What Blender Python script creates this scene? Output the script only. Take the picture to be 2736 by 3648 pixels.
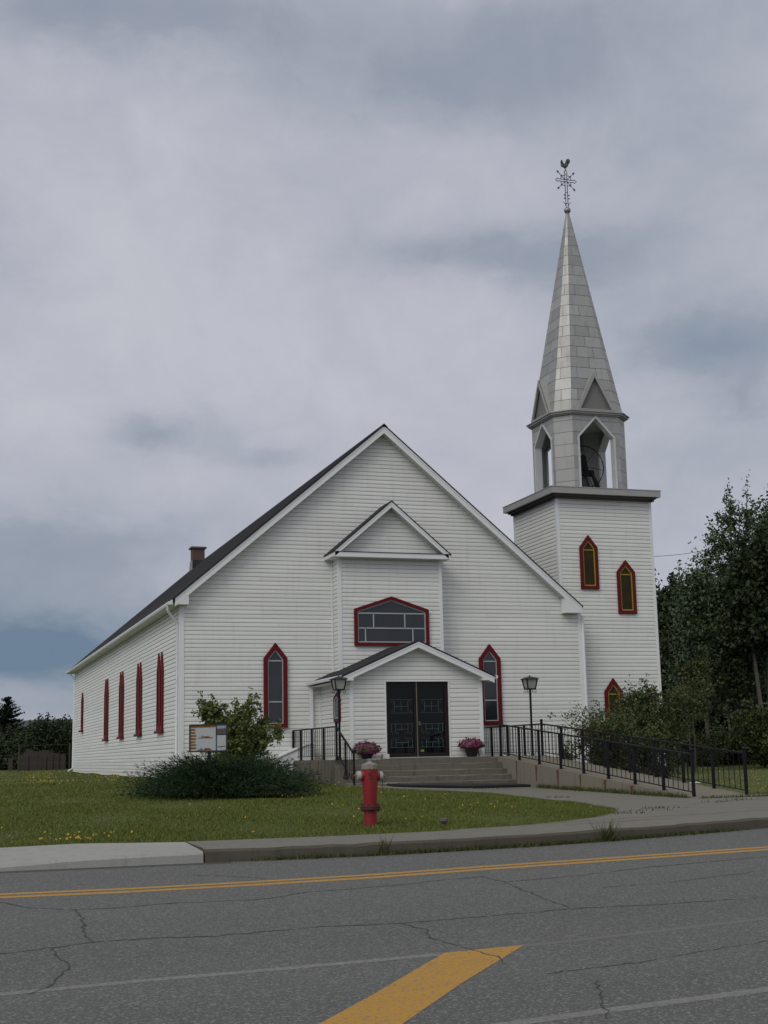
import bpy, bmesh, math, random
import numpy as np
from mathutils import Vector, Matrix, geometry

for o in list(bpy.data.objects):
    bpy.data.objects.remove(o)
S = bpy.context.scene
COL = S.collection
R = math.radians

# ------------------------------------------------------------------ camera
cam = bpy.data.cameras.new('camera')
cam.sensor_fit = 'VERTICAL'
cam.sensor_height = 36.0
cam.lens = 47.4735
cam.clip_start = 0.1
cam.clip_end = 5000
YAW, PITCH, ROLL = 18.50963, 10.26031, -1.202
a_, p_, r_ = R(YAW), R(PITCH), R(ROLL)
FW = Vector((math.sin(a_)*math.cos(p_), math.cos(a_)*math.cos(p_), math.sin(p_)))
RT0 = Vector((math.cos(a_), -math.sin(a_), 0))
UP0 = RT0.cross(FW)
RT = RT0*math.cos(r_) + UP0*math.sin(r_)
UP = -RT0*math.sin(r_) + UP0*math.cos(r_)
co = bpy.data.objects.new('camera', cam)
COL.objects.link(co)
co.matrix_world = Matrix(((RT.x, UP.x, -FW.x, 0), (RT.y, UP.y, -FW.y, 0), (RT.z, UP.z, -FW.z, 1.6), (0, 0, 0, 1)))
S.camera = co

# ------------------------------------------------------------------ light, exposure
S.view_settings.view_transform = 'Standard'
S.view_settings.look = 'None'
S.view_settings.exposure = 0.0
S.view_settings.gamma = 1.0
SUN_AZ, SUN_EL, SUN_STR = -130.0, 40.0, 0.85
SKY_GAIN = 1.0
sl = bpy.data.lights.new('sun', 'SUN')
sl.energy = SUN_STR
sl.angle = R(28)
sl.color = (1.0, 0.955, 0.87)
so = bpy.data.objects.new('sun', sl)
COL.objects.link(so)
sd = Vector((math.sin(R(SUN_AZ))*math.cos(R(SUN_EL)), math.cos(R(SUN_AZ))*math.cos(R(SUN_EL)), math.sin(R(SUN_EL))))
so.rotation_euler = sd.to_track_quat('Z', 'Y').to_euler()
so.location = (0, 0, 40)

# ------------------------------------------------------------------ node helper
class NT:
    def __init__(self, tree):
        self.t = tree
    def n(self, typ, **kw):
        nd = self.t.nodes.new(typ)
        for k, v in kw.items():
            setattr(nd, k, v)
        return nd
    def set(self, sock, v):
        if isinstance(v, bpy.types.NodeSocket):
            self.t.links.new(v, sock)
        else:
            sock.default_value = v
    def math(self, op, a, b=None, c=None, clamp=False):
        nd = self.n('ShaderNodeMath', operation=op, use_clamp=clamp)
        self.set(nd.inputs[0], a)
        if b is not None: self.set(nd.inputs[1], b)
        if c is not None: self.set(nd.inputs[2], c)
        return nd.outputs[0]
    def noise(self, vec, scale, detail=4, rough=0.55, dist=0.0):
        nd = self.n('ShaderNodeTexNoise')
        if vec is not None: self.set(nd.inputs['Vector'], vec)
        nd.inputs['Scale'].default_value = scale
        nd.inputs['Detail'].default_value = detail
        nd.inputs['Roughness'].default_value = rough
        nd.inputs['Distortion'].default_value = dist
        return nd.outputs['Fac']
    def ramp(self, fac, stops, interp='LINEAR'):
        nd = self.n('ShaderNodeValToRGB')
        cr = nd.color_ramp
        cr.interpolation = interp
        cr.elements[0].position = stops[0][0]
        cr.elements[1].position = stops[-1][0]
        for p, c in stops[1:-1]: cr.elements.new(p)
        for e, (p, c) in zip(cr.elements, stops):
            e.color = (c[0], c[1], c[2], 1) if not isinstance(c, (int, float)) else (c, c, c, 1)
        self.set(nd.inputs['Fac'], fac)
        return nd.outputs['Color']
    def mix(self, fac, a, b, blend='MIX'):
        nd = self.n('ShaderNodeMix', data_type='RGBA', blend_type=blend)
        self.set(nd.inputs[0], fac)
        for s, v in ((nd.inputs[6], a), (nd.inputs[7], b)):
            self.set(s, v if isinstance(v, bpy.types.NodeSocket) else (v[0], v[1], v[2], 1))
        return nd.outputs[2]
    def mapv(self, vec, scale=(1, 1, 1), loc=(0, 0, 0)):
        nd = self.n('ShaderNodeMapping')
        self.set(nd.inputs['Vector'], vec)
        nd.inputs['Scale'].default_value = scale
        nd.inputs['Location'].default_value = loc
        return nd.outputs[0]

# ------------------------------------------------------------------ world: overcast sky
W = bpy.data.worlds.new('World')
S.world = W
W.use_nodes = True
w = NT(W.node_tree)
W.node_tree.nodes.clear()
tc = w.n('ShaderNodeTexCoord').outputs['Generated']
sep = w.n('ShaderNodeSeparateXYZ')
w.set(sep.inputs[0], tc)
dx, dy, dz = sep.outputs
el = w.math('MULTIPLY', w.math('ARCSINE', dz), 57.2958)
az = w.math('MULTIPLY', w.math('ARCTAN2', dx, dy), 57.2958)
cv = w.n('ShaderNodeCombineXYZ')
w.set(cv.inputs[0], w.math('MULTIPLY', az, 0.05)); w.set(cv.inputs[1], w.math('MULTIPLY', el, 0.10)); cv.inputs[2].default_value = 3.7
cvo = cv.outputs[0]
nd_warp = w.n('ShaderNodeTexNoise'); w.set(nd_warp.inputs['Vector'], cvo)
nd_warp.inputs['Scale'].default_value = 1.6; nd_warp.inputs['Detail'].default_value = 7; nd_warp.inputs['Roughness'].default_value = 0.62
ws = w.n('ShaderNodeSeparateColor'); w.set(ws.inputs[0], nd_warp.outputs['Color'])
az2 = w.math('ADD', az, w.math('MULTIPLY', w.math('SUBTRACT', ws.outputs[0], 0.5), 9.0))
el2 = w.math('ADD', el, w.math('MULTIPLY', w.math('SUBTRACT', ws.outputs[1], 0.5), 6.0))
BLOBS = [(7.79, 30.43, 9.57, 1.6, -.32), (21.07, 27.8, 7.0, 2.4, -.22), (29.92, 29.3, 7.88, 2.55, -.2), (33.04, 24.72, 5.62, 2.75, -.14),
         (21.24, 20.7, 4.63, 1.25, -.24), (28.15, 20.13, 4.6, 1.5, -.22), (33.24, 16.58, 3.48, 1.67, -.36), (34.59, 14.19, 1.62, .98, -.15),
         (8.8, 13.43, 2.6, .85, -.23), (13.16, 12.89, 1.81, .51, -.16), (3.62, 5.41, 5.72, 1.87, -.85), (3.51, 9.39, 4.38, 1.77, -.3),
         (2.23, 21.14, 1.05, 1.18, -.22), (8.64, 9.85, 3.99, 1.18, -.12), (8.94, 19.09, 7.9, 5.11, .1), (10.51, 27.61, 3.1, 2.16, .08),
         (17.39, 25.18, 6.51, 1.18, .05), (20.07, 16.21, 6.14, 3.93, .06), (5.35, 2.21, 7.86, .88, -.22), (31.39, 11.78, 4.01, 1.18, -.08)]
acc = None
for (ba, be, sa, se, am) in BLOBS:
    u = w.math('DIVIDE', w.math('SUBTRACT', az2, ba), sa)
    v = w.math('DIVIDE', w.math('SUBTRACT', el2, be), se)
    q = w.math('ADD', w.math('MULTIPLY', u, u), w.math('MULTIPLY', v, v))
    g = w.math('MULTIPLY', w.math('EXPONENT', w.math('MULTIPLY', q, -1.0)), am)
    acc = g if acc is None else w.math('ADD', acc, g)
fb = w.noise(w.mapv(cvo, (1, .55, 1)), 2.3, 7, 0.56, 0.5)
fb2 = w.noise(w.mapv(cvo, (1, .6, 1), (4.3, 1.7, 0)), 5.5, 8, 0.64, 0.6)
val = w.math('ADD', w.math('MULTIPLY', acc, 1.25), w.math('MULTIPLY', w.math('SUBTRACT', fb, 0.5), 0.44))
val = w.math('ADD', val, w.math('MULTIPLY', w.math('SUBTRACT', fb2, 0.5), 0.24))
fac = w.math('MULTIPLY', w.math('ADD', val, 0.9), 1/1.3, clamp=True)
cloud = w.ramp(fac, [(0.03, (.145, .212, .305)), (0.28, (.248, .300, .380)), (0.46, (.318, .354, .428)), (0.62, (.424, .444, .514)), (0.78, (.525, .535, .600)), (1.0, (.62, .635, .66))])
# overcast sky brightens towards the zenith and on the sun's side
zen = w.n('ShaderNodeMapRange', interpolation_type='SMOOTHSTEP')
w.set(zen.inputs[0], el)
zen.inputs[1].default_value = 30; zen.inputs[2].default_value = 75; zen.inputs[3].default_value = 1.0; zen.inputs[4].default_value = 1.25
dot = w.n('ShaderNodeVectorMath', operation='DOT_PRODUCT')
w.set(dot.inputs[0], tc); dot.inputs[1].default_value = sd
glow = w.n('ShaderNodeMapRange', interpolation_type='SMOOTHSTEP')
w.set(glow.inputs[0], dot.outputs['Value'])
glow.inputs[1].default_value = 0.55; glow.inputs[2].default_value = 1.0; glow.inputs[3].default_value = 1.0; glow.inputs[4].default_value = 1.75
gain = w.math('MULTIPLY', w.math('MULTIPLY', zen.outputs[0], glow.outputs[0]), SKY_GAIN)
sky = w.n('ShaderNodeTexSky', sky_type='NISHITA')
sky.sun_disc = False
sky.sun_elevation = R(SUN_EL)
sky.sun_rotation = R(SUN_AZ)
neu = w.n('ShaderNodeMapRange', interpolation_type='SMOOTHSTEP'); w.set(neu.inputs[0], el)
neu.inputs[1].default_value = 32; neu.inputs[2].default_value = 60; neu.inputs[3].default_value = 0; neu.inputs[4].default_value = .8
cloud = w.mix(neu.outputs[0], cloud, (.50, .49, .455))      # paler, warmer cloud deck overhead
bg1 = w.n('ShaderNodeBackground'); w.set(bg1.inputs[0], cloud); w.set(bg1.inputs[1], gain)
bg2 = w.n('ShaderNodeBackground'); w.set(bg2.inputs[0], sky.outputs[0]); bg2.inputs[1].default_value = 0.06
mx = w.n('ShaderNodeMixShader'); mx.inputs[0].default_value = 0.06
w.set(mx.inputs[1], bg1.outputs[0]); w.set(mx.inputs[2], bg2.outputs[0])
wo = w.n('ShaderNodeOutputWorld'); w.set(wo.inputs[0], mx.outputs[0])

# ------------------------------------------------------------------ materials
def mat(name, color=(.5, .5, .5), rough=.7, metal=0.0, spec=0.5, fn=None, bump=None, trans=0.0, coat=0.0):
    m = bpy.data.materials.new(name)
    m.use_nodes = True
    t = NT(m.node_tree)
    bs = m.node_tree.nodes['Principled BSDF']
    bs.inputs['Base Color'].default_value = (*color, 1)
    bs.inputs['Roughness'].default_value = rough
    bs.inputs['Metallic'].default_value = metal
    bs.inputs['Specular IOR Level'].default_value = spec
    if fn:
        c = fn(t)
        if isinstance(c, tuple):
            if c[0] is not None: t.set(bs.inputs['Base Color'], c[0])
            if len(c) > 1 and c[1] is not None: t.set(bs.inputs['Roughness'], c[1])
            if len(c) > 2 and c[2] is not None:
                b = t.n('ShaderNodeBump'); b.inputs['Strength'].default_value = c[3] if len(c) > 3 else .5
                b.inputs['Distance'].default_value = c[4] if len(c) > 4 else .02
                t.set(b.inputs['Height'], c[2]); t.set(bs.inputs['Normal'], b.outputs[0])
        else:
            t.set(bs.inputs['Base Color'], c)
    return m

def objco(t): return t.n('ShaderNodeTexCoord').outputs['Object']
def island(t): return t.n('ShaderNodeNewGeometry').outputs['Random Per Island']

def f_siding(t):
    o = objco(t)
    n1 = t.noise(o, 0.35, 3)
    n2 = t.noise(t.mapv(o, (3, 3, .35)), 1.6, 5, .65)
    c = t.mix(t.math('MULTIPLY', n1, .5), (.735, .745, .705), (.68, .69, .65))
    sx = t.n('ShaderNodeSeparateXYZ'); t.set(sx.inputs[0], o)
    row = t.math('FLOOR', t.math('DIVIDE', t.math('SUBTRACT', sx.outputs[2], 1.077), .127))
    run = t.math('FLOOR', t.math('ADD', t.math('DIVIDE', t.math('SUBTRACT', sx.outputs[0], sx.outputs[1]), 3.66), t.math('MULTIPLY', row, .377)))
    cb = t.n('ShaderNodeCombineXYZ'); t.set(cb.inputs[0], row); t.set(cb.inputs[1], run)
    wn = t.n('ShaderNodeTexWhiteNoise'); wn.noise_dimensions = '2D'; t.set(wn.inputs['Vector'], cb.outputs[0])
    c = t.mix(t.math('MULTIPLY', wn.outputs['Value'], .55), c, (.60, .61, .565))       # boards differ a little
    low = t.n('ShaderNodeMapRange'); t.set(low.inputs[0], sx.outputs[2]); low.inputs[1].default_value = 2.0; low.inputs[2].default_value = 1.0
    spl = t.noise(o, 5, 5, .7)
    c = t.mix(t.math('MULTIPLY', t.math('MULTIPLY', low.outputs[0], spl), .5, clamp=True), c, (.36, .34, .27))   # splash dirt
    return t.mix(t.ramp(n2, [(.52, 0.0), (.8, .34)]), c, (.48, .47, .40)), None
M = {}
M['siding'] = mat('white_siding', rough=.55, fn=f_siding)
M['groove'] = mat('siding_groove', (.38, .38, .36), .9)  # grime tone, darkened to paint in the shadow line between courses
M['trim'] = mat('white_trim', rough=.5, fn=lambda t: t.mix(t.ramp(t.noise(objco(t), 2.5, 5), [(.5, 0.0), (.8, .25)]), (.72, .735, .73), (.55, .555, .53)))
M['soffit'] = mat('soffit_white', rough=.6, fn=lambda t: t.mix(t.ramp(t.noise(objco(t), 1.5, 4), [(.45, 0.0), (.8, .4)]), (.66, .67, .64), (.47, .47, .42)))
M['red'] = mat('red_paint', rough=.6, spec=.2, fn=lambda t: t.mix(t.noise(objco(t), 6, 4), (.135, .0075, .010), (.090, .006, .009)))
M['shingle'] = mat('dark_shingles', rough=.9, fn=lambda t: (t.mix(t.noise(t.mapv(objco(t), (1, 3, 3)), 5, 5, .7), (.014, .013, .016), (.038, .035, .040)), None, t.noise(objco(t), 30, 3), .6, .01))
def f_glass(t):
    n = t.noise(objco(t), 1.1, 2)
    return t.mix(n, (.010, .013, .017), (.030, .035, .042)), None
M['glass'] = mat('window_glass', rough=.07, spec=.55, fn=f_glass)
M['amber'] = mat('amber_glass', rough=.12, spec=.16, fn=lambda t: t.mix(t.noise(objco(t), 2.2, 3), (.010, .008, .004), (.050, .032, .006)))
M['sash'] = mat('pale_sash', (.36, .42, .41), .5)
M['yellow_sash'] = mat('yellow_sash', (.34, .235, .022), .5)
M['orange_wood'] = mat('orange_wood', (.22, .10, .03), .6)
def f_galv(t):
    r = island(t)
    n = t.noise(t.mapv(objco(t), (3, 3, .8)), 2.0, 5, .65)
    c = t.mix(r, (.30, .30, .285), (.40, .40, .38))
    c = t.mix(t.ramp(n, [(.5, 0.0), (.75, .5)]), c, (.24, .225, .205))
    return c, t.math('ADD', t.math('MULTIPLY', n, .15), .42)
M['galv'] = mat('galvanised_sheet', metal=.5, rough=.5, fn=f_galv)
M['seam'] = mat('dark_seam', (.09, .08, .075), .8)
M['greymetal'] = mat('grey_painted_metal', rough=.55, metal=.25, fn=lambda t: t.mix(t.noise(t.mapv(objco(t), (1, 1, 4)), 2, 4), (.30, .30, .28), (.39, .39, .37)))
M['gablet_dark'] = mat('gablet_panel_grey', (.17, .17, .16), .7)  # darker grey paints in the shade of the recessed panel
M['belfry_frame'] = mat('pale_green_frame', rough=.5, fn=lambda t: t.mix(t.noise(objco(t), 3, 4), (.56, .59, .57), (.44, .47, .46)))
M['iron'] = mat('dark_wrought_iron', (.035, .028, .042), .55, .3)
M['copper'] = mat('weathered_copper', rough=.6, metal=.3, fn=lambda t: t.mix(t.ramp(t.noise(objco(t), 9, 3), [(.4, 0.0), (.65, 1.0)]), (.035, .03, .035), (.10, .17, .145)))
M['zinc'] = mat('zinc_ball', (.25, .26, .27), .4, .7)
M['black'] = mat('black_railing_paint', rough=.55, spec=.25, fn=lambda t: t.mix(t.noise(objco(t), 8, 3), (.004, .004, .007), (.010, .009, .014)))
M['lampglass'] = mat('frosted_lamp_glass', rough=.35, fn=lambda t: t.mix(t.noise(t.mapv(objco(t), (6, 6, 1)), 2, 2), (.38, .40, .34), (.22, .23, .19)))
M['door'] = mat('bronze_door_frame', (.010, .007, .006), .5, .0, spec=.3)
M['doorglass'] = mat('door_glass', (.003, .0035, .0035), .04, spec=.22)
M['grille'] = mat('pale_iron_grille', (.07, .115, .115), .5, .2)
M['brass'] = mat('aluminium_strip', (.22, .195, .15), .45, .5)
M['sticker'] = mat('yellow_green_sticker', (.22, .22, .02), .6)
def f_conc(c0, c1, c2):
    def f(t):
        o = objco(t)
        n = t.noise(o, 1.3, 6, .65)
        s = t.noise(t.mapv(o, (6, 6, .7)), 1.2, 4, .6)
        g = t.noise(o, 45, 2, .6)
        c = t.mix(n, c0, c1)
        c = t.mix(t.ramp(s, [(.52, 0.0), (.75, .75)]), c, c2)
        c = t.mix(t.math('MULTIPLY', g, .35), c, (.10, .095, .08))
        return c, None, g, .35, .008
    return f
M['conc_old'] = mat('weathered_concrete', rough=.92, fn=f_conc((.205, .195, .165), (.285, .27, .23), (.12, .112, .09)))
M['conc_step'] = mat('step_concrete', rough=.92, fn=f_conc((.105, .095, .074), (.155, .142, .112), (.06, .053, .041)))  # upright faces: dirt and their shade both put into the colour
M['conc_tread'] = mat('tread_concrete', rough=.92, fn=f_conc((.25, .235, .185), (.32, .30, .245), (.17, .155, .12)))  # cleaner upward faces, with the light they catch painted in
M['conc_ramp'] = mat('ramp_concrete', rough=.92, fn=f_conc((.175, .155, .115), (.235, .21, .16), (.105, .088, .062)))
M['conc_new'] = mat('new_concrete', rough=.9, fn=f_conc((.30, .30, .275), (.36, .36, .335), (.24, .235, .21)))
M['kerb_old'] = mat('dirty_kerb', rough=.95, fn=f_conc((.060, .048, .034), (.095, .080, .058), (.035, .036, .018)))
M['conc_path'] = mat('path_concrete', rough=.93, fn=f_conc((.140, .133, .110), (.188, .178, .148), (.10, .092, .072)))
def f_rust(t):
    n = t.noise(t.mapv(objco(t), (14, 14, 1.2)), 1.5, 4, .6)
    return t.mix(n, (.085, .030, .010), (.15, .075, .035)), None
M['rust'] = mat('rust_stain', rough=.9, fn=f_rust)
_t = NT(M['rust'].node_tree)
_n = _t.noise(_t.mapv(objco(_t), (22, 22, 2.2)), 1.3, 5, .7)
_t.set(M['rust'].node_tree.nodes['Principled BSDF'].inputs['Alpha'], _t.ramp(_n, [(.30, 0.0), (.48, .92)]))
def f_asph(t):
    o = objco(t)
    big = t.noise(t.mapv(o, (.25, 1.1, 1)), .8, 4, .6)
    mid = t.noise(o, 5, 4, .7)
    gr = t.noise(o, 55, 3, .8)
    lane = t.noise(t.mapv(o, (.05, .55, 1), (0, 3.1, 0)), 1.0, 3, .5)
    vo = t.n('ShaderNodeTexVoronoi'); vo.inputs['Scale'].default_value = 75; t.set(vo.inputs['Vector'], o)
    c = t.mix(big, (.080, .083, .080), (.106, .109, .103))
    c = t.mix(t.ramp(lane, [(.40, 0.0), (.62, .55)]), c, (.118, .121, .115))
    c = t.mix(t.math('MULTIPLY', mid, .4), c, (.066, .067, .066))
    c = t.mix(t.ramp(gr, [(.34, .75), (.54, 0.0)]), c, (.028, .028, .029))
    sc = t.n('ShaderNodeSeparateColor'); t.set(sc.inputs[0], vo.outputs['Color'])
    c = t.mix(t.ramp(sc.outputs[0], [(.72, 0.0), (.92, .7)]), c, (.22, .215, .20))
    return c, None, gr, .4, .004
M['asphalt'] = mat('asphalt', rough=.9, fn=f_asph)
def f_paint(ca, cb, lo, hi):
    def f(t):
        o = objco(t)
        n = t.noise(o, 38, 3, .75)
        b = t.noise(t.mapv(o, (.4, 3, 1)), 1.6, 4, .6)
        c = t.mix(b, ca, cb)
        return t.mix(t.ramp(n, [(lo, 1.0), (hi, 0.0)]), c, (.12, .115, .10)), None
    return f
M['yellow'] = mat('yellow_road_paint', rough=.75, fn=f_paint((.45, .235, .020), (.36, .185, .018), .34, .47))
M['faded_white'] = mat('faded_white_paint', rough=.85, fn=f_paint((.23, .23, .225), (.16, .16, .155), .36, .60))
M['worn_white'] = mat('worn_white_paint', rough=.85, fn=f_paint((.15, .15, .147), (.115, .115, .112), .42, .62))
M['crack'] = mat('tar_crack', (.040, .039, .039), .9)
def f_ground(t):
    o = objco(t)
    n = t.noise(o, .35, 5, .6)
    m_ = t.noise(o, 3.5, 5, .7)
    g = t.noise(o, 40, 3, .7)
    c = t.mix(t.ramp(n, [(.35, 0.0), (.65, 1.0)]), (.058, .090, .012), (.110, .122, .026))
    c = t.mix(t.ramp(m_, [(.45, 0.0), (.75, .6)]), c, (.115, .104, .042))
    c = t.mix(t.math('MULTIPLY', g, .4), c, (.030, .048, .010))
    return c, None, g, .8, .03
M['lawn'] = mat('lawn', rough=.95, fn=f_ground)
def f_leaf(a, b, c=None, p=.86):
    def f(t):
        r = island(t)
        n = t.noise(objco(t), .9, 3)
        col = t.mix(t.math('ADD', t.math('MULTIPLY', r, .6), t.math('MULTIPLY', n, .4)), a, b)
        if c is not None:
            col = t.mix(t.ramp(r, [(p, 0.0), (min(p+.02, 1), 1.0)], 'CONSTANT'), col, c)
        return col, None
    return f
M['grass'] = mat('grass_blades', rough=.7, spec=.25, fn=f_leaf((.072, .105, .015), (.128, .145, .030), (.19, .165, .06), .88))
M['weed'] = mat('kerb_weeds', rough=.8, spec=.2, fn=f_leaf((.035, .055, .015), (.075, .085, .025), (.11, .10, .04), .85))
M['aspen'] = mat('aspen_leaves', rough=.5, spec=.45, fn=f_leaf((.034, .062, .022), (.074, .108, .046)))
M['spruce'] = mat('spruce_needles', rough=.7, spec=.25, fn=f_leaf((.012, .024, .013), (.026, .045, .020)))
M['dark_leaf'] = mat('dark_broad_leaves', rough=.6, spec=.3, fn=f_leaf((.012, .025, .008), (.030, .047, .014)))
M['juniper'] = mat('juniper_needles', rough=.7, spec=.25, fn=f_leaf((.008, .027, .008), (.026, .056, .018), (.06, .055, .022), .988))
M['maple'] = mat('young_maple_leaves', rough=.55, spec=.35, fn=f_leaf((.048, .082, .016), (.115, .138, .036), (.15, .125, .04), .94))
M['autumn'] = mat('reddish_green_leaves', rough=.55, spec=.3, fn=f_leaf((.036, .062, .015), (.082, .102, .030), (.13, .06, .03), .91))
M['bush'] = mat('flowering_bush_leaves', rough=.6, spec=.3, fn=f_leaf((.026, .042, .010), (.052, .065, .016), (.20, .16, .02), .965))
M['bark_pale'] = mat('pale_bark', rough=.85, fn=lambda t: t.mix(t.noise(t.mapv(objco(t), (4, 4, 1)), 3, 4), (.07, .066, .052), (.15, .142, .115)))
M['bark'] = mat('brown_bark', rough=.9, fn=lambda t: t.mix(t.noise(t.mapv(objco(t), (6, 6, 1)), 3, 4), (.035, .028, .02), (.075, .062, .048)))
M['dandelion'] = mat('dandelion_yellow', (.42, .255, .010), .7)
M['petunia'] = mat('magenta_petals', rough=.6, fn=lambda t: t.mix(island(t), (.15, .005, .058), (.30, .012, .145)))
M['potgreen'] = mat('pot_foliage', rough=.6, fn=f_leaf((.03, .055, .012), (.06, .085, .02)))
M['pot'] = mat('dark_plastic_pot', (.015, .011, .010), .5)
M['hyd_red'] = mat('hydrant_red', rough=.5, fn=lambda t: t.mix(t.ramp(t.noise(objco(t), 9, 5, .65), [(.5, 0.0), (.75, .7)]), (.225, .0075, .010), (.12, .009, .010)))
M['hyd_white'] = mat('hydrant_white', rough=.55, fn=lambda t: t.mix(t.ramp(t.noise(objco(t), 14, 4, .6), [(.52, 0.0), (.62, 1.0)]), (.215, .21, .185), (.15, .075, .032)))
M['hyd_cap'] = mat('hydrant_cap_white', rough=.5, fn=lambda t: t.mix(t.noise(objco(t), 8, 3), (.38, .39, .40), (.28, .29, .30)))
M['hyd_orange'] = mat('rusty_nut', (.30, .11, .02), .6, .2)
M['hyd_flange'] = mat('dark_red_flange', (.060, .012, .012), .75)
M['text_black'] = mat('black_lettering', (.02, .012, .012), .7)
M['text_brown'] = mat('dark_lettering', (.06, .022, .012), .7)
M['tag'] = mat('orange_label', rough=.7, fn=lambda t: t.mix(t.noise(objco(t), 20, 2), (.36, .17, .02), (.26, .10, .015)))
M['board'] = mat('board_panel', (.40, .42, .42), .45)
M['board_frame'] = mat('board_frame', (.012, .012, .02), .5)
def f_photo(t):
    o = objco(t)
    s = t.n('ShaderNodeSeparateXYZ'); t.set(s.inputs[0], o)
    n = t.noise(t.mapv(o, (16, 16, 5)), 2.2, 4, .7)
    h = t.math('ADD', s.outputs[2], t.math('MULTIPLY', t.math('SUBTRACT', n, .5), .14))
    land = t.mix(t.noise(o, 25, 4), (.04, .022, .022), (.13, .085, .075))
    skyc = t.mix(t.noise(o, 9, 2), (.34, .38, .43), (.13, .24, .42))
    return t.mix(t.ramp(h, [(.455, 0.0), (.475, 1.0)]), land, skyc), None
M['photo'] = mat('printed_photo', rough=.4, fn=f_photo)
def f_brick(t):
    o = objco(t)
    b = t.n('ShaderNodeTexBrick')
    t.set(b.inputs['Vector'], t.mapv(o, (1, 1, 1)))
    b.inputs['Scale'].default_value = 9
    b.inputs['Color1'].default_value = (.20, .055, .035, 1); b.inputs['Color2'].default_value = (.13, .04, .03, 1); b.inputs['Mortar'].default_value = (.10, .06, .05, 1)
    return b.outputs['Color']
M['brick'] = mat('chimney_brick', rough=.9, fn=f_brick)
M['flashing'] = mat('dark_flashing', (.016, .018, .019), .6)
M['leadgrey'] = mat('grey_flashing', (.20, .22, .23), .5, .3)
M['chimcap'] = mat('chimney_cap', (.10, .085, .085), .85)
M['found'] = mat('foundation', rough=.95, fn=f_conc((.07, .055, .045), (.11, .09, .07), (.05, .042, .03)))
M['bronze'] = mat('dark_bronze_bell', rough=.45, metal=.6, fn=lambda t: t.mix(t.noise(objco(t), 5, 3), (.03, .032, .03), (.07, .085, .078)))
M['bellframe'] = mat('black_bell_iron', (.014, .013, .013), .7, .2)
M['belfry_in'] = mat('belfry_lining', (.40, .42, .40), .8)
M['rubber'] = mat('black_rubber_mat', rough=.95, fn=lambda t: t.mix(t.noise(objco(t), 30, 2), (.006, .006, .008), (.018, .018, .022)))
M['whitebox'] = mat('white_block', (.62, .62, .60), .7)
M['wood_fence'] = mat('grey_fence_boards', rough=.95, fn=lambda t: t.mix(t.noise(t.mapv(objco(t), (5, 5, .4)), 2, 4), (.035, .028, .024), (.075, .062, .052)))
M['wire'] = mat('fence_wire', (.06, .055, .05), .7, .3)
M['hill'] = mat('wooded_hill', rough=1.0, fn=lambda t: t.mix(t.noise(objco(t), .03, 6, .7), (.035, .05, .05), (.06, .075, .07)))
M['paper'] = mat('white_paper', (.55, .56, .55), .8)
M['floor_dark'] = mat('dry_scrub', rough=1.0, fn=lambda t: t.mix(t.noise(objco(t), 1.2, 5), (.022, .021, .010), (.05, .044, .02)))

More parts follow.
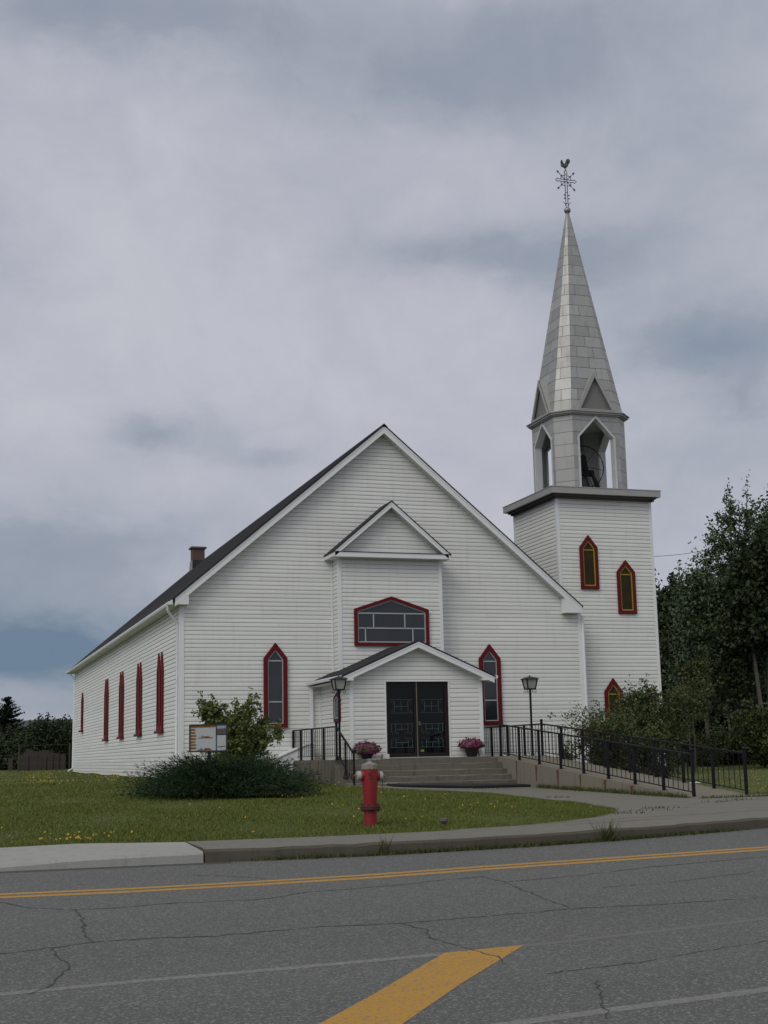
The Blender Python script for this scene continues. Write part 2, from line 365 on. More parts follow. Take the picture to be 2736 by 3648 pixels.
# ------------------------------------------------------------------ mesh helpers
V = lambda *a: Vector(a)
class MB:
    def __init__(self): self.v, self.f, self.m = [], [], []
    def poly(self, pts, mi=0):
        i = len(self.v); self.v += [tuple(p) for p in pts]; self.f.append(tuple(range(i, i+len(pts)))); self.m.append(mi)
    def hexa(self, p, mi=0):     # 8 points: bottom ring 0-3, top ring 4-7
        i = len(self.v); self.v += [tuple(q) for q in p]
        for q in ((3, 2, 1, 0), (4, 5, 6, 7), (0, 1, 5, 4), (1, 2, 6, 5), (2, 3, 7, 6), (3, 0, 4, 7)):
            self.f.append(tuple(i+k for k in q)); self.m.append(mi)
    def box(self, x0, x1, y0, y1, z0, z1, mi=0):
        self.hexa([(x0, y0, z0), (x1, y0, z0), (x1, y1, z0), (x0, y1, z0), (x0, y0, z1), (x1, y0, z1), (x1, y1, z1), (x0, y1, z1)], mi)
    def prism(self, pts, vec, mi=0):
        n = len(pts); i = len(self.v); vec = Vector(vec)
        self.v += [tuple(p) for p in pts] + [tuple(Vector(p)+vec) for p in pts]
        self.f.append(tuple(i+k for k in range(n))[::-1]); self.m.append(mi)
        self.f.append(tuple(i+n+k for k in range(n))); self.m.append(mi)
        for k in range(n):
            l = (k+1) % n
            self.f.append((i+k, i+l, i+n+l, i+n+k)); self.m.append(mi)
    def tube(self, pts, rad, n=8, mi=0, cap=True):
        pts = [Vector(p) for p in pts]
        rad = rad if isinstance(rad, (list, tuple)) else [rad]*len(pts)
        i0 = len(self.v)
        prev = None
        for k, p in enumerate(pts):
            d = (pts[min(k+1, len(pts)-1)] - pts[max(k-1, 0)])
            d = d.normalized() if d.length > 1e-9 else Vector((0, 0, 1))
            if prev is None:
                u = d.orthogonal().normalized()
            else:
                u = prev - d*prev.dot(d)
                u = u.normalized() if u.length > 1e-6 else d.orthogonal().normalized()
            prev = u
            q = d.cross(u)
            for j in range(n):
                a = 2*math.pi*j/n
                self.v.append(tuple(p + (u*math.cos(a)+q*math.sin(a))*rad[k]))
        for k in range(len(pts)-1):
            for j in range(n):
                a, b = i0+k*n+j, i0+k*n+(j+1) % n
                self.f.append((a, b, b+n, a+n)); self.m.append(mi)
        if cap:
            self.f.append(tuple(i0+j for j in range(n))[::-1]); self.m.append(mi)
            e = i0+(len(pts)-1)*n
            self.f.append(tuple(e+j for j in range(n))); self.m.append(mi)
    def lathe(self, c, prof, n=24, mi=0, axis=None, cap=True):
        A = Vector(axis).normalized() if axis is not None else Vector((0, 0, 1))
        U = A.orthogonal().normalized() if axis is not None else Vector((1, 0, 0))
        Q = A.cross(U); c = Vector(c); i0 = len(self.v)
        for (r, z) in prof:
            for j in range(n):
                a = 2*math.pi*j/n
                self.v.append(tuple(c+A*z+(U*math.cos(a)+Q*math.sin(a))*r))
        for k in range(len(prof)-1):
            for j in range(n):
                a, b = i0+k*n+j, i0+k*n+(j+1) % n
                self.f.append((a, b, b+n, a+n)); self.m.append(mi)
        if cap:
            self.f.append(tuple(i0+j for j in range(n))[::-1]); self.m.append(mi)
            e = i0+(len(prof)-1)*n
            self.f.append(tuple(e+j for j in range(n))); self.m.append(mi)
    def ball(self, c, r, n=12, mi=0):
        self.lathe(c, [(max(r*math.sin(math.pi*k/n), 1e-4), -r*math.cos(math.pi*k/n)) for k in range(n+1)], 2*n, mi, cap=False)
    def build(self, name, mats, parent=None, smooth=False, recalc=True):
        me = bpy.data.meshes.new(name)
        me.from_pydata(self.v, [], self.f)
        for m_ in (mats if isinstance(mats, (list, tuple)) else [mats]): me.materials.append(m_)
        me.polygons.foreach_set('material_index', self.m)
        if recalc:
            bm = bmesh.new(); bm.from_mesh(me); bmesh.ops.recalc_face_normals(bm, faces=bm.faces); bm.to_mesh(me); bm.free()
        if smooth:
            me.polygons.foreach_set('use_smooth', [True]*len(me.polygons))
            if hasattr(me, 'set_sharp_from_angle'): me.set_sharp_from_angle(angle=R(40))
        me.update()
        return link(name, me, parent)

def link(name, data, parent=None):
    o = bpy.data.objects.new(name, data)
    COL.objects.link(o)
    if parent is not None:
        o.parent = parent
        if parent.type == 'EMPTY':
            o.matrix_parent_inverse = Matrix.Translation(-parent.location)
    return o
def npmesh(name, verts, k, material, parent=None):
    n = len(verts)
    me = bpy.data.meshes.new(name)
    me.vertices.add(n); me.vertices.foreach_set('co', np.asarray(verts, np.float32).ravel())
    nf = n//k
    me.loops.add(n); me.loops.foreach_set('vertex_index', np.arange(n, dtype=np.int32))
    me.polygons.add(nf); me.polygons.foreach_set('loop_start', np.arange(0, n, k, dtype=np.int32))
    me.update(calc_edges=True)
    me.materials.append(material)
    return link(name, me, parent)
def thing(name, label, cat, loc=(0, 0, 0), group=None):
    o = bpy.data.objects.new(name, None); COL.objects.link(o)
    o.empty_display_size = .2
    o.location = loc
    return tag(o, label, cat, group)
def tag(o, label, cat, group=None):
    o['label'] = label; o['category'] = cat
    if group: o['group'] = group
    return o
def kind(o, k): o['kind'] = k; return o
def dup(root, loc, rotz=0, scale=1, label=None):
    r = root.copy(); COL.objects.link(r); r.location = loc; r.rotation_euler = (0, 0, rotz)
    r.scale = scale if isinstance(scale, tuple) else (scale, scale, scale)
    if label: r['label'] = label
    for ch in list(root.children):
        c = ch.copy(); COL.objects.link(c); c.parent = r
        for gch in list(ch.children):
            d = gch.copy(); COL.objects.link(d); d.parent = c
    return r
def text(name, s, size, origin, ux, uz, material, parent, off=.004, sx=1.0, center=False):
    cu = bpy.data.curves.new('lettering_source', 'FONT')
    cu.body = s; cu.size = size; cu.extrude = .001
    if center: cu.align_x = 'CENTER'
    tmp = bpy.data.objects.new('lettering_source', cu)
    COL.objects.link(tmp)
    dg = bpy.context.evaluated_depsgraph_get()
    me = bpy.data.meshes.new_from_object(tmp.evaluated_get(dg))
    bpy.data.objects.remove(tmp)
    ux = Vector(ux).normalized(); uz = Vector(uz).normalized(); nn = ux.cross(uz)
    o_ = Vector(origin)
    for vt in me.vertices:
        c = vt.co.copy()
        vt.co = o_ + ux*c.x*sx + uz*c.y + nn*(c.z+off)
    me.materials.clear(); me.materials.append(material)
    return link(name, me, parent)

def ss(t):
    t = np.clip(t, 0, 1); return t*t*(3-2*t)
def G(x, y):
    x = np.asarray(x, float); y = np.asarray(y, float)
    L = .59+(np.clip(y, 17.2, 39.8)-17.2)*.0182+np.clip(y-39.8, 0, 45)*.004
    Rr = .59+(np.clip(y, 25, 35)-25)*.014+np.clip(y-35, 0, 25)*.015+np.clip(y-56, 0, 30)*.05*ss((x-24)/6)
    t = ss((x-9)/5)
    return L*(1-t)+Rr*t
def humps(x, y):
    k = np.clip(y-np.interp(x, KX, KY)-2.12, 0, 1)
    return (.012*np.sin(x*1.3+y*.7)+.01*np.sin(x*.6-y*1.1))*k
def g(x, y): return float(G(x, y))
KX = [-60, 0.8, 3, 4.9, 6.4, 7.2, 8.6, 11.3, 16, 24, 40, 80]
KY = [15.3, 15.74, 15.70, 15.64, 15.80, 15.90, 16.2, 16.95, 18.5, 21.6, 29, 52]
def kerb(x): return np.interp(x, KX, KY)
def road(x, y): return .45-.03*np.clip(15.7-np.asarray(y, float), -6, 30)
def pol(f, xd):   # forward distance and sideways angle -> ground point
    lat = (xd-829.5)*1.6492/4810.65*f
    return f*math.sin(a_)+lat*math.cos(a_), f*math.cos(a_)-lat*math.sin(a_)

# ------------------------------------------------------------------ ground, road
xs = np.unique(np.concatenate([np.linspace(-700, -40, 20), np.linspace(-40, -4, 25), np.linspace(-4, 26, 76), np.linspace(26, 70, 45), np.linspace(70, 700, 20)]))
sv = np.unique(np.concatenate([np.linspace(0, 3, 31), np.linspace(3, 32, 70), np.linspace(32, 110, 60), np.linspace(110, 900, 25)]))
XX, SS_ = np.meshgrid(xs, sv)
YY = np.interp(XX, KX, KY)+.12+SS_
ZZ = G(XX, YY)
ZZ = ZZ + humps(XX, YY)
PW = np.where(XX < 3, np.interp(XX, [-60, .8, 1.8, 2.95, 3], [1.5, 1.5, 1.75, 1.2, 1.2]), 1.28)
ZZ -= .22*(1-np.clip((SS_-PW+.40)/.22, 0, 1))
nx, ny = len(xs), len(sv)
idx = np.arange(nx*ny).reshape(ny, nx)
fc = np.stack([idx[:-1, :-1], idx[:-1, 1:], idx[1:, 1:], idx[1:, :-1]], -1).reshape(-1, 4)
me = bpy.data.meshes.new('ground')
me.from_pydata(np.stack([XX, YY, ZZ], -1).reshape(-1, 3).tolist(), [], fc.tolist())
me.materials.append(M['lawn'])
me.polygons.foreach_set('use_smooth', [True]*len(me.polygons))
kind(link('ground', me), 'structure')

rx = np.unique(np.concatenate([np.linspace(-700, -30, 15), np.linspace(-30, 60, 91), np.linspace(60, 700, 15)]))
rs = np.concatenate([np.linspace(-.3, 16, 34), np.linspace(18, 60, 8), [200, 600]])
mb = MB()
XX, SS_ = np.meshgrid(rx, rs)
YY = kerb(XX)-SS_
ZZ = road(XX, YY)
idx = np.arange(XX.size).reshape(XX.shape)
fc = np.stack([idx[1:, :-1], idx[1:, 1:], idx[:-1, 1:], idx[:-1, :-1]], -1).reshape(-1, 4)
me = bpy.data.meshes.new('road')
me.from_pydata(np.stack([XX, YY, ZZ], -1).reshape(-1, 3).tolist(), [], fc.tolist())
me.materials.append(M['asphalt'])
rd = kind(link('road', me), 'structure')

rng = np.random.default_rng(7)
def strip(name, pts, wd, material, off, jit=0.0, parent=rd, ends=None, sub=6):
    pts = np.array(pts, float)
    seg = np.concatenate([[0], np.cumsum(np.hypot(*np.diff(pts, axis=0).T))])
    n = max(int(seg[-1]*sub), 2)
    t = np.linspace(0, seg[-1], n)
    px = np.interp(t, seg, pts[:, 0]); py = np.interp(t, seg, pts[:, 1])
    if jit:
        px = px+rng.normal(0, jit, n); py = py+rng.normal(0, jit, n)
    tx = np.gradient(px); ty = np.gradient(py); l = np.hypot(tx, ty); nxx, nyy = -ty/l, tx/l
    wv = np.full(n, wd) if not jit else wd*np.clip(rng.normal(1, .45, n), .25, 2)
    m = MB()
    A = [(px[i]+nxx[i]*wv[i]/2, py[i]+nyy[i]*wv[i]/2) for i in range(n)]
    B = [(px[i]-nxx[i]*wv[i]/2, py[i]-nyy[i]*wv[i]/2) for i in range(n)]
    z = lambda q: float(road(q[0], q[1]))+off
    for i in range(n-1):
        m.poly([(*A[i], z(A[i])), (*B[i], z(B[i])), (*B[i+1], z(B[i+1])), (*A[i+1], z(A[i+1]))])
    return m.build(name, material, parent, recalc=False)
YL = [(-40, 13.0), (-10, 13.6), (.67, 13.74), (1.86, 13.67), (3.13, 13.72), (4.35, 13.82), (5.7, 14.05), (7.55, 14.31), (9.8, 14.65), (14, 15.6), (24, 18.6), (60, 34)]
strip('yellow_line', [(x, y-.03) for x, y in YL], .13, M['yellow'], .0014)
strip('yellow_line', [(x-.02, y-.265) for x, y in YL], .14, M['yellow'], .0014)
WL = [(-20, 7.2), (.45, 8.79), (1.3, 8.9), (2.22, 8.97), (3.37, 9.08), (4.62, 9.28), (6.39, 9.65), (12, 11.3), (24, 15.6)]
strip('white_line', WL[:5], .10, M['faded_white'], .0012)
strip('white_line', WL[4:], .09, M['worn_white'], .0010)
strip('white_line', [(-10, 5.3), (1, 6.6), (2.97, 6.96), (3.68, 7.08), (4.75, 7.24), (9, 8.3), (20, 12)], .11, M['faded_white'], .0012)
m = MB()
hb = [(3.43, 9.13), (2.567, 8.004), (2.03, 7.331), (1.2, 6.25), (1.66, 6.02), (2.445, 7.169), (3.164, 8.108), (4.073, 9.217)]
q = [(x, y, float(road(x, y))+.0018) for x, y in hb]
m.poly([q[0], q[1], q[6], q[7]]); m.poly([q[1], q[2], q[5], q[6]]); m.poly([q[2], q[3], q[4], q[5]])
m.build('hatch_bar', M['yellow'], rd)
CR = [([(-3, 12.9), (.65, 13.15), (.86, 12.63), (1.23, 12.35), (1.62, 12.31), (1.96, 12.42), (2.41, 12.39), (2.96, 12.39), (3.35, 12.68), (3.67, 12.73), (4.42, 12.87), (4.94, 13.09), (5.38, 13.19)], .02),
      ([(5.38, 13.19), (5.41, 12.67), (6.32, 12.87), (7.33, 13.25), (8.68, 13.57), (12, 14.4)], .02),
      ([(5.41, 12.67), (5.32, 12.01), (5.24, 11.34), (5.19, 10.73)], .022),
      ([(1.23, 12.35), (1.25, 11.82), (1.18, 11.06), (1.2, 10.53)], .03),
      ([(-3, 10.1), (.52, 10.26), (.84, 10.39), (1.2, 10.53), (1.63, 10.56), (2.07, 10.45), (2.59, 10.54), (2.98, 10.61), (3.57, 10.52), (4.15, 10.59), (5.19, 10.73), (5.89, 10.68), (7.1, 10.71), (10, 11.3)], .02),
      ([(3.57, 10.52), (3.66, 10.15), (3.58, 9.76), (3.62, 9.36), (3.67, 9.04), (3.72, 8.8), (3.64, 8.57)], .02),
      ([(.88, 10.38), (.9, 9.87), (.95, 9.57), (.82, 9.27), (.78, 8.96), (.61, 8.73)], .018),
      ([(3.76, 8.18), (4.37, 8.28), (5.01, 8.49), (5.75, 8.71), (8, 9.2)], .014), ([(3.95, 7.85), (3.75, 7.41), (3.52, 6.91)], .014),
      ([(2.6, 14.6), (3.1, 14.2), (3.3, 13.9)], .016), ([(6.1, 11.9), (6.9, 12.0), (8.3, 12.5)], .012)]
for pts, wd in CR:
    longi = abs(pts[-1][0]-pts[0][0]) > abs(pts[-1][1]-pts[0][1])
    strip('crack', pts, wd*(.85 if longi else .6), M['crack'], .0024, jit=.012, sub=14)

strip('tar_patch', [(x, float(kerb(x))-.09) for x in np.linspace(-12, 3.3, 30)], .17, mat('gutter_tar', rough=.95, fn=lambda t: t.mix(t.noise(objco(t), 9, 4), (.035, .036, .032), (.080, .078, .068))), .0010)
# concrete pavement along the kerb
def pavement(name, x0, x1, wid, hgt, mats):
    m = MB(); n = int((x1-x0)*4)+1
    name_old = x0 > 0
    sec = []
    for x in np.linspace(x0, x1, n):
        y = float(kerb(x)); zr = float(road(x, y)); h = hgt(x); wv = wid(x)
        jt = rng.normal(0, .014 if name_old else .004)
        zt = zr+h; zb = max(.62, zt)
        sec.append([(x, y+jt*.5, zr-.1), (x, y+.012+jt*.4, zt-.03+jt*.3), (x, y+.045+jt, zt+jt*.3), (x, y+.3, zt+.012), (x, y+wv, zb), (x, y+wv, zb-.2)])
    for a, b in zip(sec, sec[1:]):
        for k in range(5):
            m.poly([a[k], b[k], b[k+1], a[k+1]], 0 if k in (0, 1) else 1)
    m.poly(sec[0][::-1], 0); m.poly(sec[-1], 0)
    return kind(m.build(name, mats, recalc=False), 'structure')
pavement('pavement', -60, 3.0, lambda x: float(np.interp(x, [-60, .8, 1.8, 2.95, 3], [1.5, 1.5, 1.75, 1.2, 1.2])), lambda x: float(np.interp(x, [-60, -2, 0.4, 1.6, 3], [.025, .025, .05, .105, .125])), [M['conc_new'], M['conc_new']])
pavement('pavement', 3.02, 80, lambda x: 1.28, lambda x: .148, [M['kerb_old'], M['conc_path']])

def sheet(name, poly, off, material, step=.5, skirt=.15):
    poly = [Vector(p) for p in poly]
    P2 = []
    for a, b in zip(poly, poly[1:]+poly[:1]):
        n = max(int((b-a).length/step), 1)
        P2 += [a.lerp(b, k/n) for k in range(n)]
    nb = len(P2)
    xs_ = [p.x for p in poly]; ys_ = [p.y for p in poly]
    pa = np.array([(p.x, p.y) for p in poly])
    gx, gy = np.meshgrid(np.arange(min(xs_), max(xs_), step*2), np.arange(min(ys_), max(ys_), step*2))
    ins = inpoly(gx.ravel(), gy.ravel(), pa)
    P2 += [Vector((x, y)) for x, y, i in zip(gx.ravel(), gy.ravel(), ins) if i]
    r = geometry.delaunay_2d_cdt(P2, [], [list(range(nb))], 1, 1e-4)
    m = MB()
    m.v = [(p.x, p.y, g(p.x, p.y)+off) for p in r[0]]
    m.f = [tuple(f) for f in r[2]]; m.m = [0]*len(m.f)
    for k in range(nb):
        a, b = P2[k], P2[(k+1) % nb]
        m.poly([(a.x, a.y, g(a.x, a.y)+off), (b.x, b.y, g(b.x, b.y)+off), (b.x, b.y, g(b.x, b.y)+off-skirt), (a.x, a.y, g(a.x, a.y)+off-skirt)])
    return kind(m.build(name, material), 'structure')
def inpoly(x, y, poly):
    ins = np.zeros(len(x), bool)
    n = len(poly); j = n-1
    for i in range(n):
        xi, yi = poly[i]; xj, yj = poly[j]
        c = ((yi > y) != (yj > y)) & (x < (xj-xi)*(y-yi)/(yj-yi+1e-12)+xi)
        ins ^= c; j = i
    return ins
WALK = [(10.2, 34.1), (10.3, 33.0), (10.9, 31.7), (11.75, 31.1), (12.1, 29.3), (12.12, 27.0), (11.8, 24.6), (11.25, 22.2), (11.0, 20.9), (10.2, 19.55), (9.5, 18.65), (8.64, 18.0), (7.75, 17.55), (6.6, 17.28), (6.9, 16.9)]
for x in (8.6, 11.3, 16, 20, 24, 30, 40):
    WALK.append((x, float(kerb(x))+1.2))
WALK += [(41, 36), (30, 28.6), (22, 26.4), (18.2, 25.9), (16.6, 25.9), (14.95, 25.9), (14.95, 34.1)]
sheet('path', WALK, .03, M['conc_path'])
for pts in ([(7.0, 17.35), (11.5, 18.6), (16, 20.6), (22, 23.4)], [(9.6, 18.8), (12.5, 21.6), (17.5, 25.0)], [(11.9, 26.5), (13.5, 26.4), (15, 26.6)], [(11.2, 21.5), (13.6, 19.9), (15.2, 19.0)]):
    mm = MB(); pts = np.array(pts); tt = np.linspace(0, 1, 40)
    px = np.interp(tt, np.linspace(0, 1, len(pts)), pts[:, 0])+rng.normal(0, .02, 40); py = np.interp(tt, np.linspace(0, 1, len(pts)), pts[:, 1])+rng.normal(0, .02, 40)
    for i in range(39):
        wv = .012
        mm.poly([(px[i], py[i]-wv, g(px[i], py[i])+.035), (px[i], py[i]+wv, g(px[i], py[i])+.035), (px[i+1], py[i+1]+wv, g(px[i+1], py[i+1])+.035), (px[i+1], py[i+1]-wv, g(px[i+1], py[i+1])+.035)])
    kind(mm.build('path_joint', M['crack']), 'structure')

# distant hills
m = MB()
hx = np.linspace(-900, 1500, 90)
prof = 26+8*np.sin(hx*.006)+4*np.sin(hx*.021+1)+2.0*np.sin(hx*.09)
prev = None
for x, h in zip(hx, prof):
    c = [(x, 760, -2), (x, 800, h*.45), (x, 900, h*.9), (x, 980, h), (x, 1300, -2)]
    if prev:
        for k in range(4): m.poly([prev[k], c[k], c[k+1], prev[k+1]])
    prev = c
kind(m.build('hills', M['hill'], smooth=True), 'structure')

# ------------------------------------------------------------------ church
FY, XL, XR, RY = 39.84, 6.894, 20.025, 70.85
church = thing('church', 'white clapboard church with dark gable roof, red lancet windows and metal spired bell tower', 'church', (13.46, 39.84, 1.0))

def interval(poly, z):
    us = []
    n = len(poly)
    for i in range(n):
        (u0, z0), (u1, z1) = poly[i], poly[(i+1) % n]
        if (z0 <= z < z1) or (z1 <= z < z0):
            us.append(u0+(u1-u0)*(z-z0)/(z1-z0))
    return (min(us), max(us)) if len(us) >= 2 else None
PITCH_S = .127
def siding(name, P0, U, N, poly, zref=1.077, parent=church):
    P0, U, N = Vector(P0), Vector(U), Vector(N)
    m = MB()
    P = lambda u, z, d: P0+U*u+N*d+Vector((0, 0, z))
    zmin = min(p[1] for p in poly); zmax = max(p[1] for p in poly)
    k0 = math.floor((zmin-zref)/PITCH_S)
    gz = .010
    for k in range(k0, int((zmax-zref)/PITCH_S)+1):
        zb = zref+k*PITCH_S; za = max(zb, zmin+1e-4); zt = min(zb+PITCH_S, zmax-1e-4); zg = max(zb+gz, za)
        if zt-za < .01: continue
        ia, ig, it = interval(poly, za), interval(poly, zg), interval(poly, zt)
        if not (ia and ig and it): continue
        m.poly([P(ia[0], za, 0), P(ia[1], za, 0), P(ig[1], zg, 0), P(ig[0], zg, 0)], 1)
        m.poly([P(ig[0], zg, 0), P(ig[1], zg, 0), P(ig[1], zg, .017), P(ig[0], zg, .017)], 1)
        zm = (zg*.45+zt*.55)
        im = interval(poly, zm)
        m.poly([P(ig[0], zg, .017), P(ig[1], zg, .017), P(im[1], zm, .014), P(im[0], zm, .014)], 0)
        m.poly([P(im[0], zm, .014), P(im[1], zm, .014), P(it[1], zt, .003), P(it[0], zt, .003)], 0)
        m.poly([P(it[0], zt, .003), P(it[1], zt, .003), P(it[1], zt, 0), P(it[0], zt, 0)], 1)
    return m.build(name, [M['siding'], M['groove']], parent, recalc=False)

SL = 5.647/6.65
def roofz(x): return 11.965-SL*abs(x-13.28)
siding('front_wall', (0, FY, 0), (1, 0, 0), (0, -1, 0), [(XL, .8), (XR, .8), (XR, 6.2), (13.28, 11.86), (XL, 6.42)])
siding('side_wall', (XL, 0, 0), (0, -1, 0), (-1, 0, 0), [(-RY, 1.077), (-FY, 1.077), (-FY, 6.16), (-RY, 6.16)])
siding('side_wall', (XR, 0, 0), (0, 1, 0), (1, 0, 0), [(43.9, .9), (RY, .9), (RY, 6.12), (43.9, 6.12)])
siding('rear_wall', (0, RY, 0), (-1, 0, 0), (0, 1, 0), [(-XR, .9), (-XL, .9), (-XL, 6.3), (-13.28, 11.8), (-XR, 6.2)])
m = MB(); m.box(XL+.03, XR-.03, FY+.03, RY-.03, .3, 1.09); m.build('foundation', M['found'], church)
def trim(name, x0, x1, y0, y1, z0, z1, mt='trim', parent=church):
    m = MB(); m.box(x0, x1, y0, y1, z0, z1); return m.build(name, M[mt], parent)
trim('corner_board', XL-.028, XL+.12, FY-.03, FY+.02, .95, 6.17)
trim('corner_board', XL-.03, XL+.0, FY-.028, FY+.11, .95, 6.17)
trim('corner_board', XR-.10, XR+.028, FY-.03, FY+.03, .8, 6.1)
trim('corner_board', XL-.03, XL+.02, RY-.12, RY+.03, .95, 6.17)
# roof
RX0, RX1, RF, RB = 6.60, 19.97, 39.49, 71.75
def roof_slab(name, x0, xa, x1, zfun, y0, y1, th, mats, parent, up=True):
    m = MB()
    for a, b in ((x0, xa), (xa, x1)):
        m.hexa([(a, y0, zfun(a)-th), (b, y0, zfun(b)-th), (b, y1, zfun(b)-th), (a, y1, zfun(a)-th), (a, y0, zfun(a)), (b, y0, zfun(b)), (b, y1, zfun(b)), (a, y1, zfun(a))])
    return m.build(name, mats, parent)
def shingles(name, x0, xa, zfun, y0, y1, parent, run=.115):
    """overlapping shingle courses on one slope"""
    m = MB(); n = int(abs(xa-x0)/run)
    s = 1 if xa > x0 else -1
    for k in range(n+1):
        a = x0+s*run*k; b = min(a+run, xa) if s > 0 else max(a-run, xa)
        if abs(b-a) < .01: continue
        m.poly([(a, y0, zfun(a)+.018), (a, y1, zfun(a)+.018), (b, y1, zfun(b)+.006), (b, y0, zfun(b)+.006)])
        m.poly([(a, y0, zfun(a)), (a, y1, zfun(a)), (a, y1, zfun(a)+.018), (a, y0, zfun(a)+.018)])
    return m.build(name, M['shingle'], parent, recalc=False)
roof = roof_slab('roof', RX0, 13.28, RX1, roofz, RF-.03, RB, .045, M['shingle'], church)
shingles('shingle_courses', RX0, 13.28, roofz, RF-.03, RB, roof)
m = MB(); m.prism([(13.16, RF-.03, roofz(13.16)+.02), (13.28, RF-.03, 11.965+.03), (13.40, RF-.03, roofz(13.40)+.02)], (0, RB-RF, 0)); m.build('ridge_cap', M['shingle'], roof)
def rake(name, xa, xb, zfun, y, h, parent, th=.035, drop=.047):
    m = MB()
    m.prism([(xa, y, zfun(xa)-drop), (xb, y, zfun(xb)-drop), (xb, y, zfun(xb)-drop-h), (xa, y, zfun(xa)-drop-h)], (0, th, 0))
    m.prism([(xa, y-.012, zfun(xa)-drop), (xb, y-.012, zfun(xb)-drop), (xb, y-.012, zfun(xb)-drop-h*.3), (xa, y-.012, zfun(xa)-drop-h*.3)], (0, .012, 0))
    return m.build(name, M['trim'], parent)
rake('rake_board', 6.68, 13.28, roofz, RF, .235, church)
rake('rake_board', 13.281, 19.93, roofz, RF, .235, church)
def soffit(name, xa, xb, zfun, y0, y1, d, parent):
    m = MB(); n = 60 if abs(xb-xa) > 3 else 18
    m.prism([(xa, y0, zfun(xa)-d), (xb, y0, zfun(xb)-d), (xb, y0, zfun(xb)-d-.02), (xa, y0, zfun(xa)-d-.02)], (0, y1-y0, 0))
    for k in range(n):     # grooves between the soffit panels
        x = xa+(xb-xa)*(k+.5)/n
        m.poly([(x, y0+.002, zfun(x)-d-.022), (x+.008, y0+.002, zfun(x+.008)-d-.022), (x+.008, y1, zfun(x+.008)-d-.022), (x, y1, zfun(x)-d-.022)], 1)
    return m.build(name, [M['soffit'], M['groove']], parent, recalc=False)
soffit('soffit', 6.72, 13.28, roofz, RF+.036, FY+.02, .24, church)
soffit('soffit', 13.281, 19.9, roofz, RF+.036, FY+.02, .24, church)
# boxed returns at the foot of the rakes
for x0, x1, zb in ((6.66, 7.085, 6.14), (19.34, 19.92, 6.06)):
    m = MB()
    zz = lambda x: roofz(x)-.285
    hi = max(zz(x0), zz(x1)); lo = min(zz(x0), zz(x1))
    pts = [(x0, RF+.004, zb), (x1, RF+.004, zb), (x1, RF+.004, max(zz(x1), zb+.01)), (x0, RF+.004, max(zz(x0), zb+.01))]
    m.prism(pts, (0, FY-RF-.03, 0))
    m.build('eave_return', M['trim'], church)
# long eaves: soffit, fascia, gutter
trim('soffit', 6.62, XL+.01, RF+.1, RB-.05, 6.13, 6.15, 'soffit')
trim('soffit', XR-.01, 19.93+.16, 44.2, RB-.05, 6.08, 6.10, 'soffit')
trim('fascia', 6.585, 6.62, RF+.02, RB-.02, 6.12, 6.27)
def gutter(name, x, y0, y1, z, parent, s=1):
    m = MB()
    pr = [(0, .10), (-.035*s, .10), (-.10*s, .085), (-.105*s, .06), (-.085*s, 0), (0, 0)]
    m.prism([(x+a, y0, z+b) for a, b in pr], (0, y1-y0, 0))
    return m.build(name, M['trim'], parent)
gutter('gutter', 6.583, RF+.0, RB+.02, 6.13, church)
m = MB()
m.tube([(6.53, 39.86, 6.14), (6.53, 39.9, 6.02), (6.56, 39.93, 5.95), (6.80, 40.05, 5.68), (6.845, 40.07, 5.60), (6.845, 40.07, 1.25), (6.80, 40.05, 1.15)], .04, 10)
m.build('downspout', M['trim'], church, smooth=True)
m = MB()
m.tube([(6.62, 70.9, 6.1), (6.84, 70.78, 5.8), (6.84, 70.78, 1.35), (6.6, 70.6, 1.2)], .04, 8)
m.build('downspout', M['trim'], church, smooth=True)
m = MB(); m.tube([(XR+.07, FY-.04, 6.0), (XR+.07, FY-.04, 1.0)], .045, 10); m.build('downspout', M['trim'], church, smooth=True)
# chimney on the ridge near the rear
m = MB()
m.box(12.75, 13.39, 70.0, 70.6, 11.2, 12.62)
ch = m.build('chimney', M['brick'], roof)
m = MB(); m.box(12.66, 13.48, 69.91, 70.69, 12.62, 12.71); m.build('chimney_cap', M['chimcap'], ch)
m = MB(); m.box(12.735, 13.405, 69.985, 70.615, 11.2, 12.0); m.build('flashing', [M['flashing']], ch)
m = MB(); m.hexa([(12.66, 69.9, 11.2), (12.735, 69.9, 11.2), (12.735, 70.7, 11.2), (12.66, 70.7, 11.2), (12.72, 69.95, 11.98), (12.735, 69.95, 11.98), (12.735, 70.65, 11.98), (12.72, 70.65, 11.98)]); m.build('flashing', M['leadgrey'], ch)

# ---- windows
def inset(poly, d):
    n = len(poly); out = []
    cx = sum(p[0] for p in poly)/n; cz = sum(p[1] for p in poly)/n
    L = []
    for i in range(n):
        (x0, z0), (x1, z1) = poly[i], poly[(i+1) % n]
        dd = d[i] if isinstance(d, (list, tuple)) else d
        tx, tz = x1-x0, z1-z0; l = math.hypot(tx, tz); nx_, nz_ = -tz/l, tx/l
        if (cx-x0)*nx_+(cz-z0)*nz_ < 0: nx_, nz_ = -nx_, -nz_
        L.append((x0+nx_*dd, z0+nz_*dd, tx/l, tz/l))
    for i in range(n):
        ax, az_, tx, tz = L[i-1]; bx, bz, ux, uz = L[i]
        den = tx*uz-tz*ux
        s = ((bx-ax)*uz-(bz-az_)*ux)/den
        out.append((ax+tx*s, az_+tz*s))
    return out
def ring(m, outer, inner, P, d0, d1, mi=0):
    n = len(outer)
    for i in range(n):
        j = (i+1) % n
        o0, o1, i0, i1 = outer[i], outer[j], inner[i], inner[j]
        m.hexa([P(*o0, d0), P(*o1, d0), P(*i1, d0), P(*i0, d0), P(*o0, d1), P(*o1, d1), P(*i1, d1), P(*i0, d1)], mi)
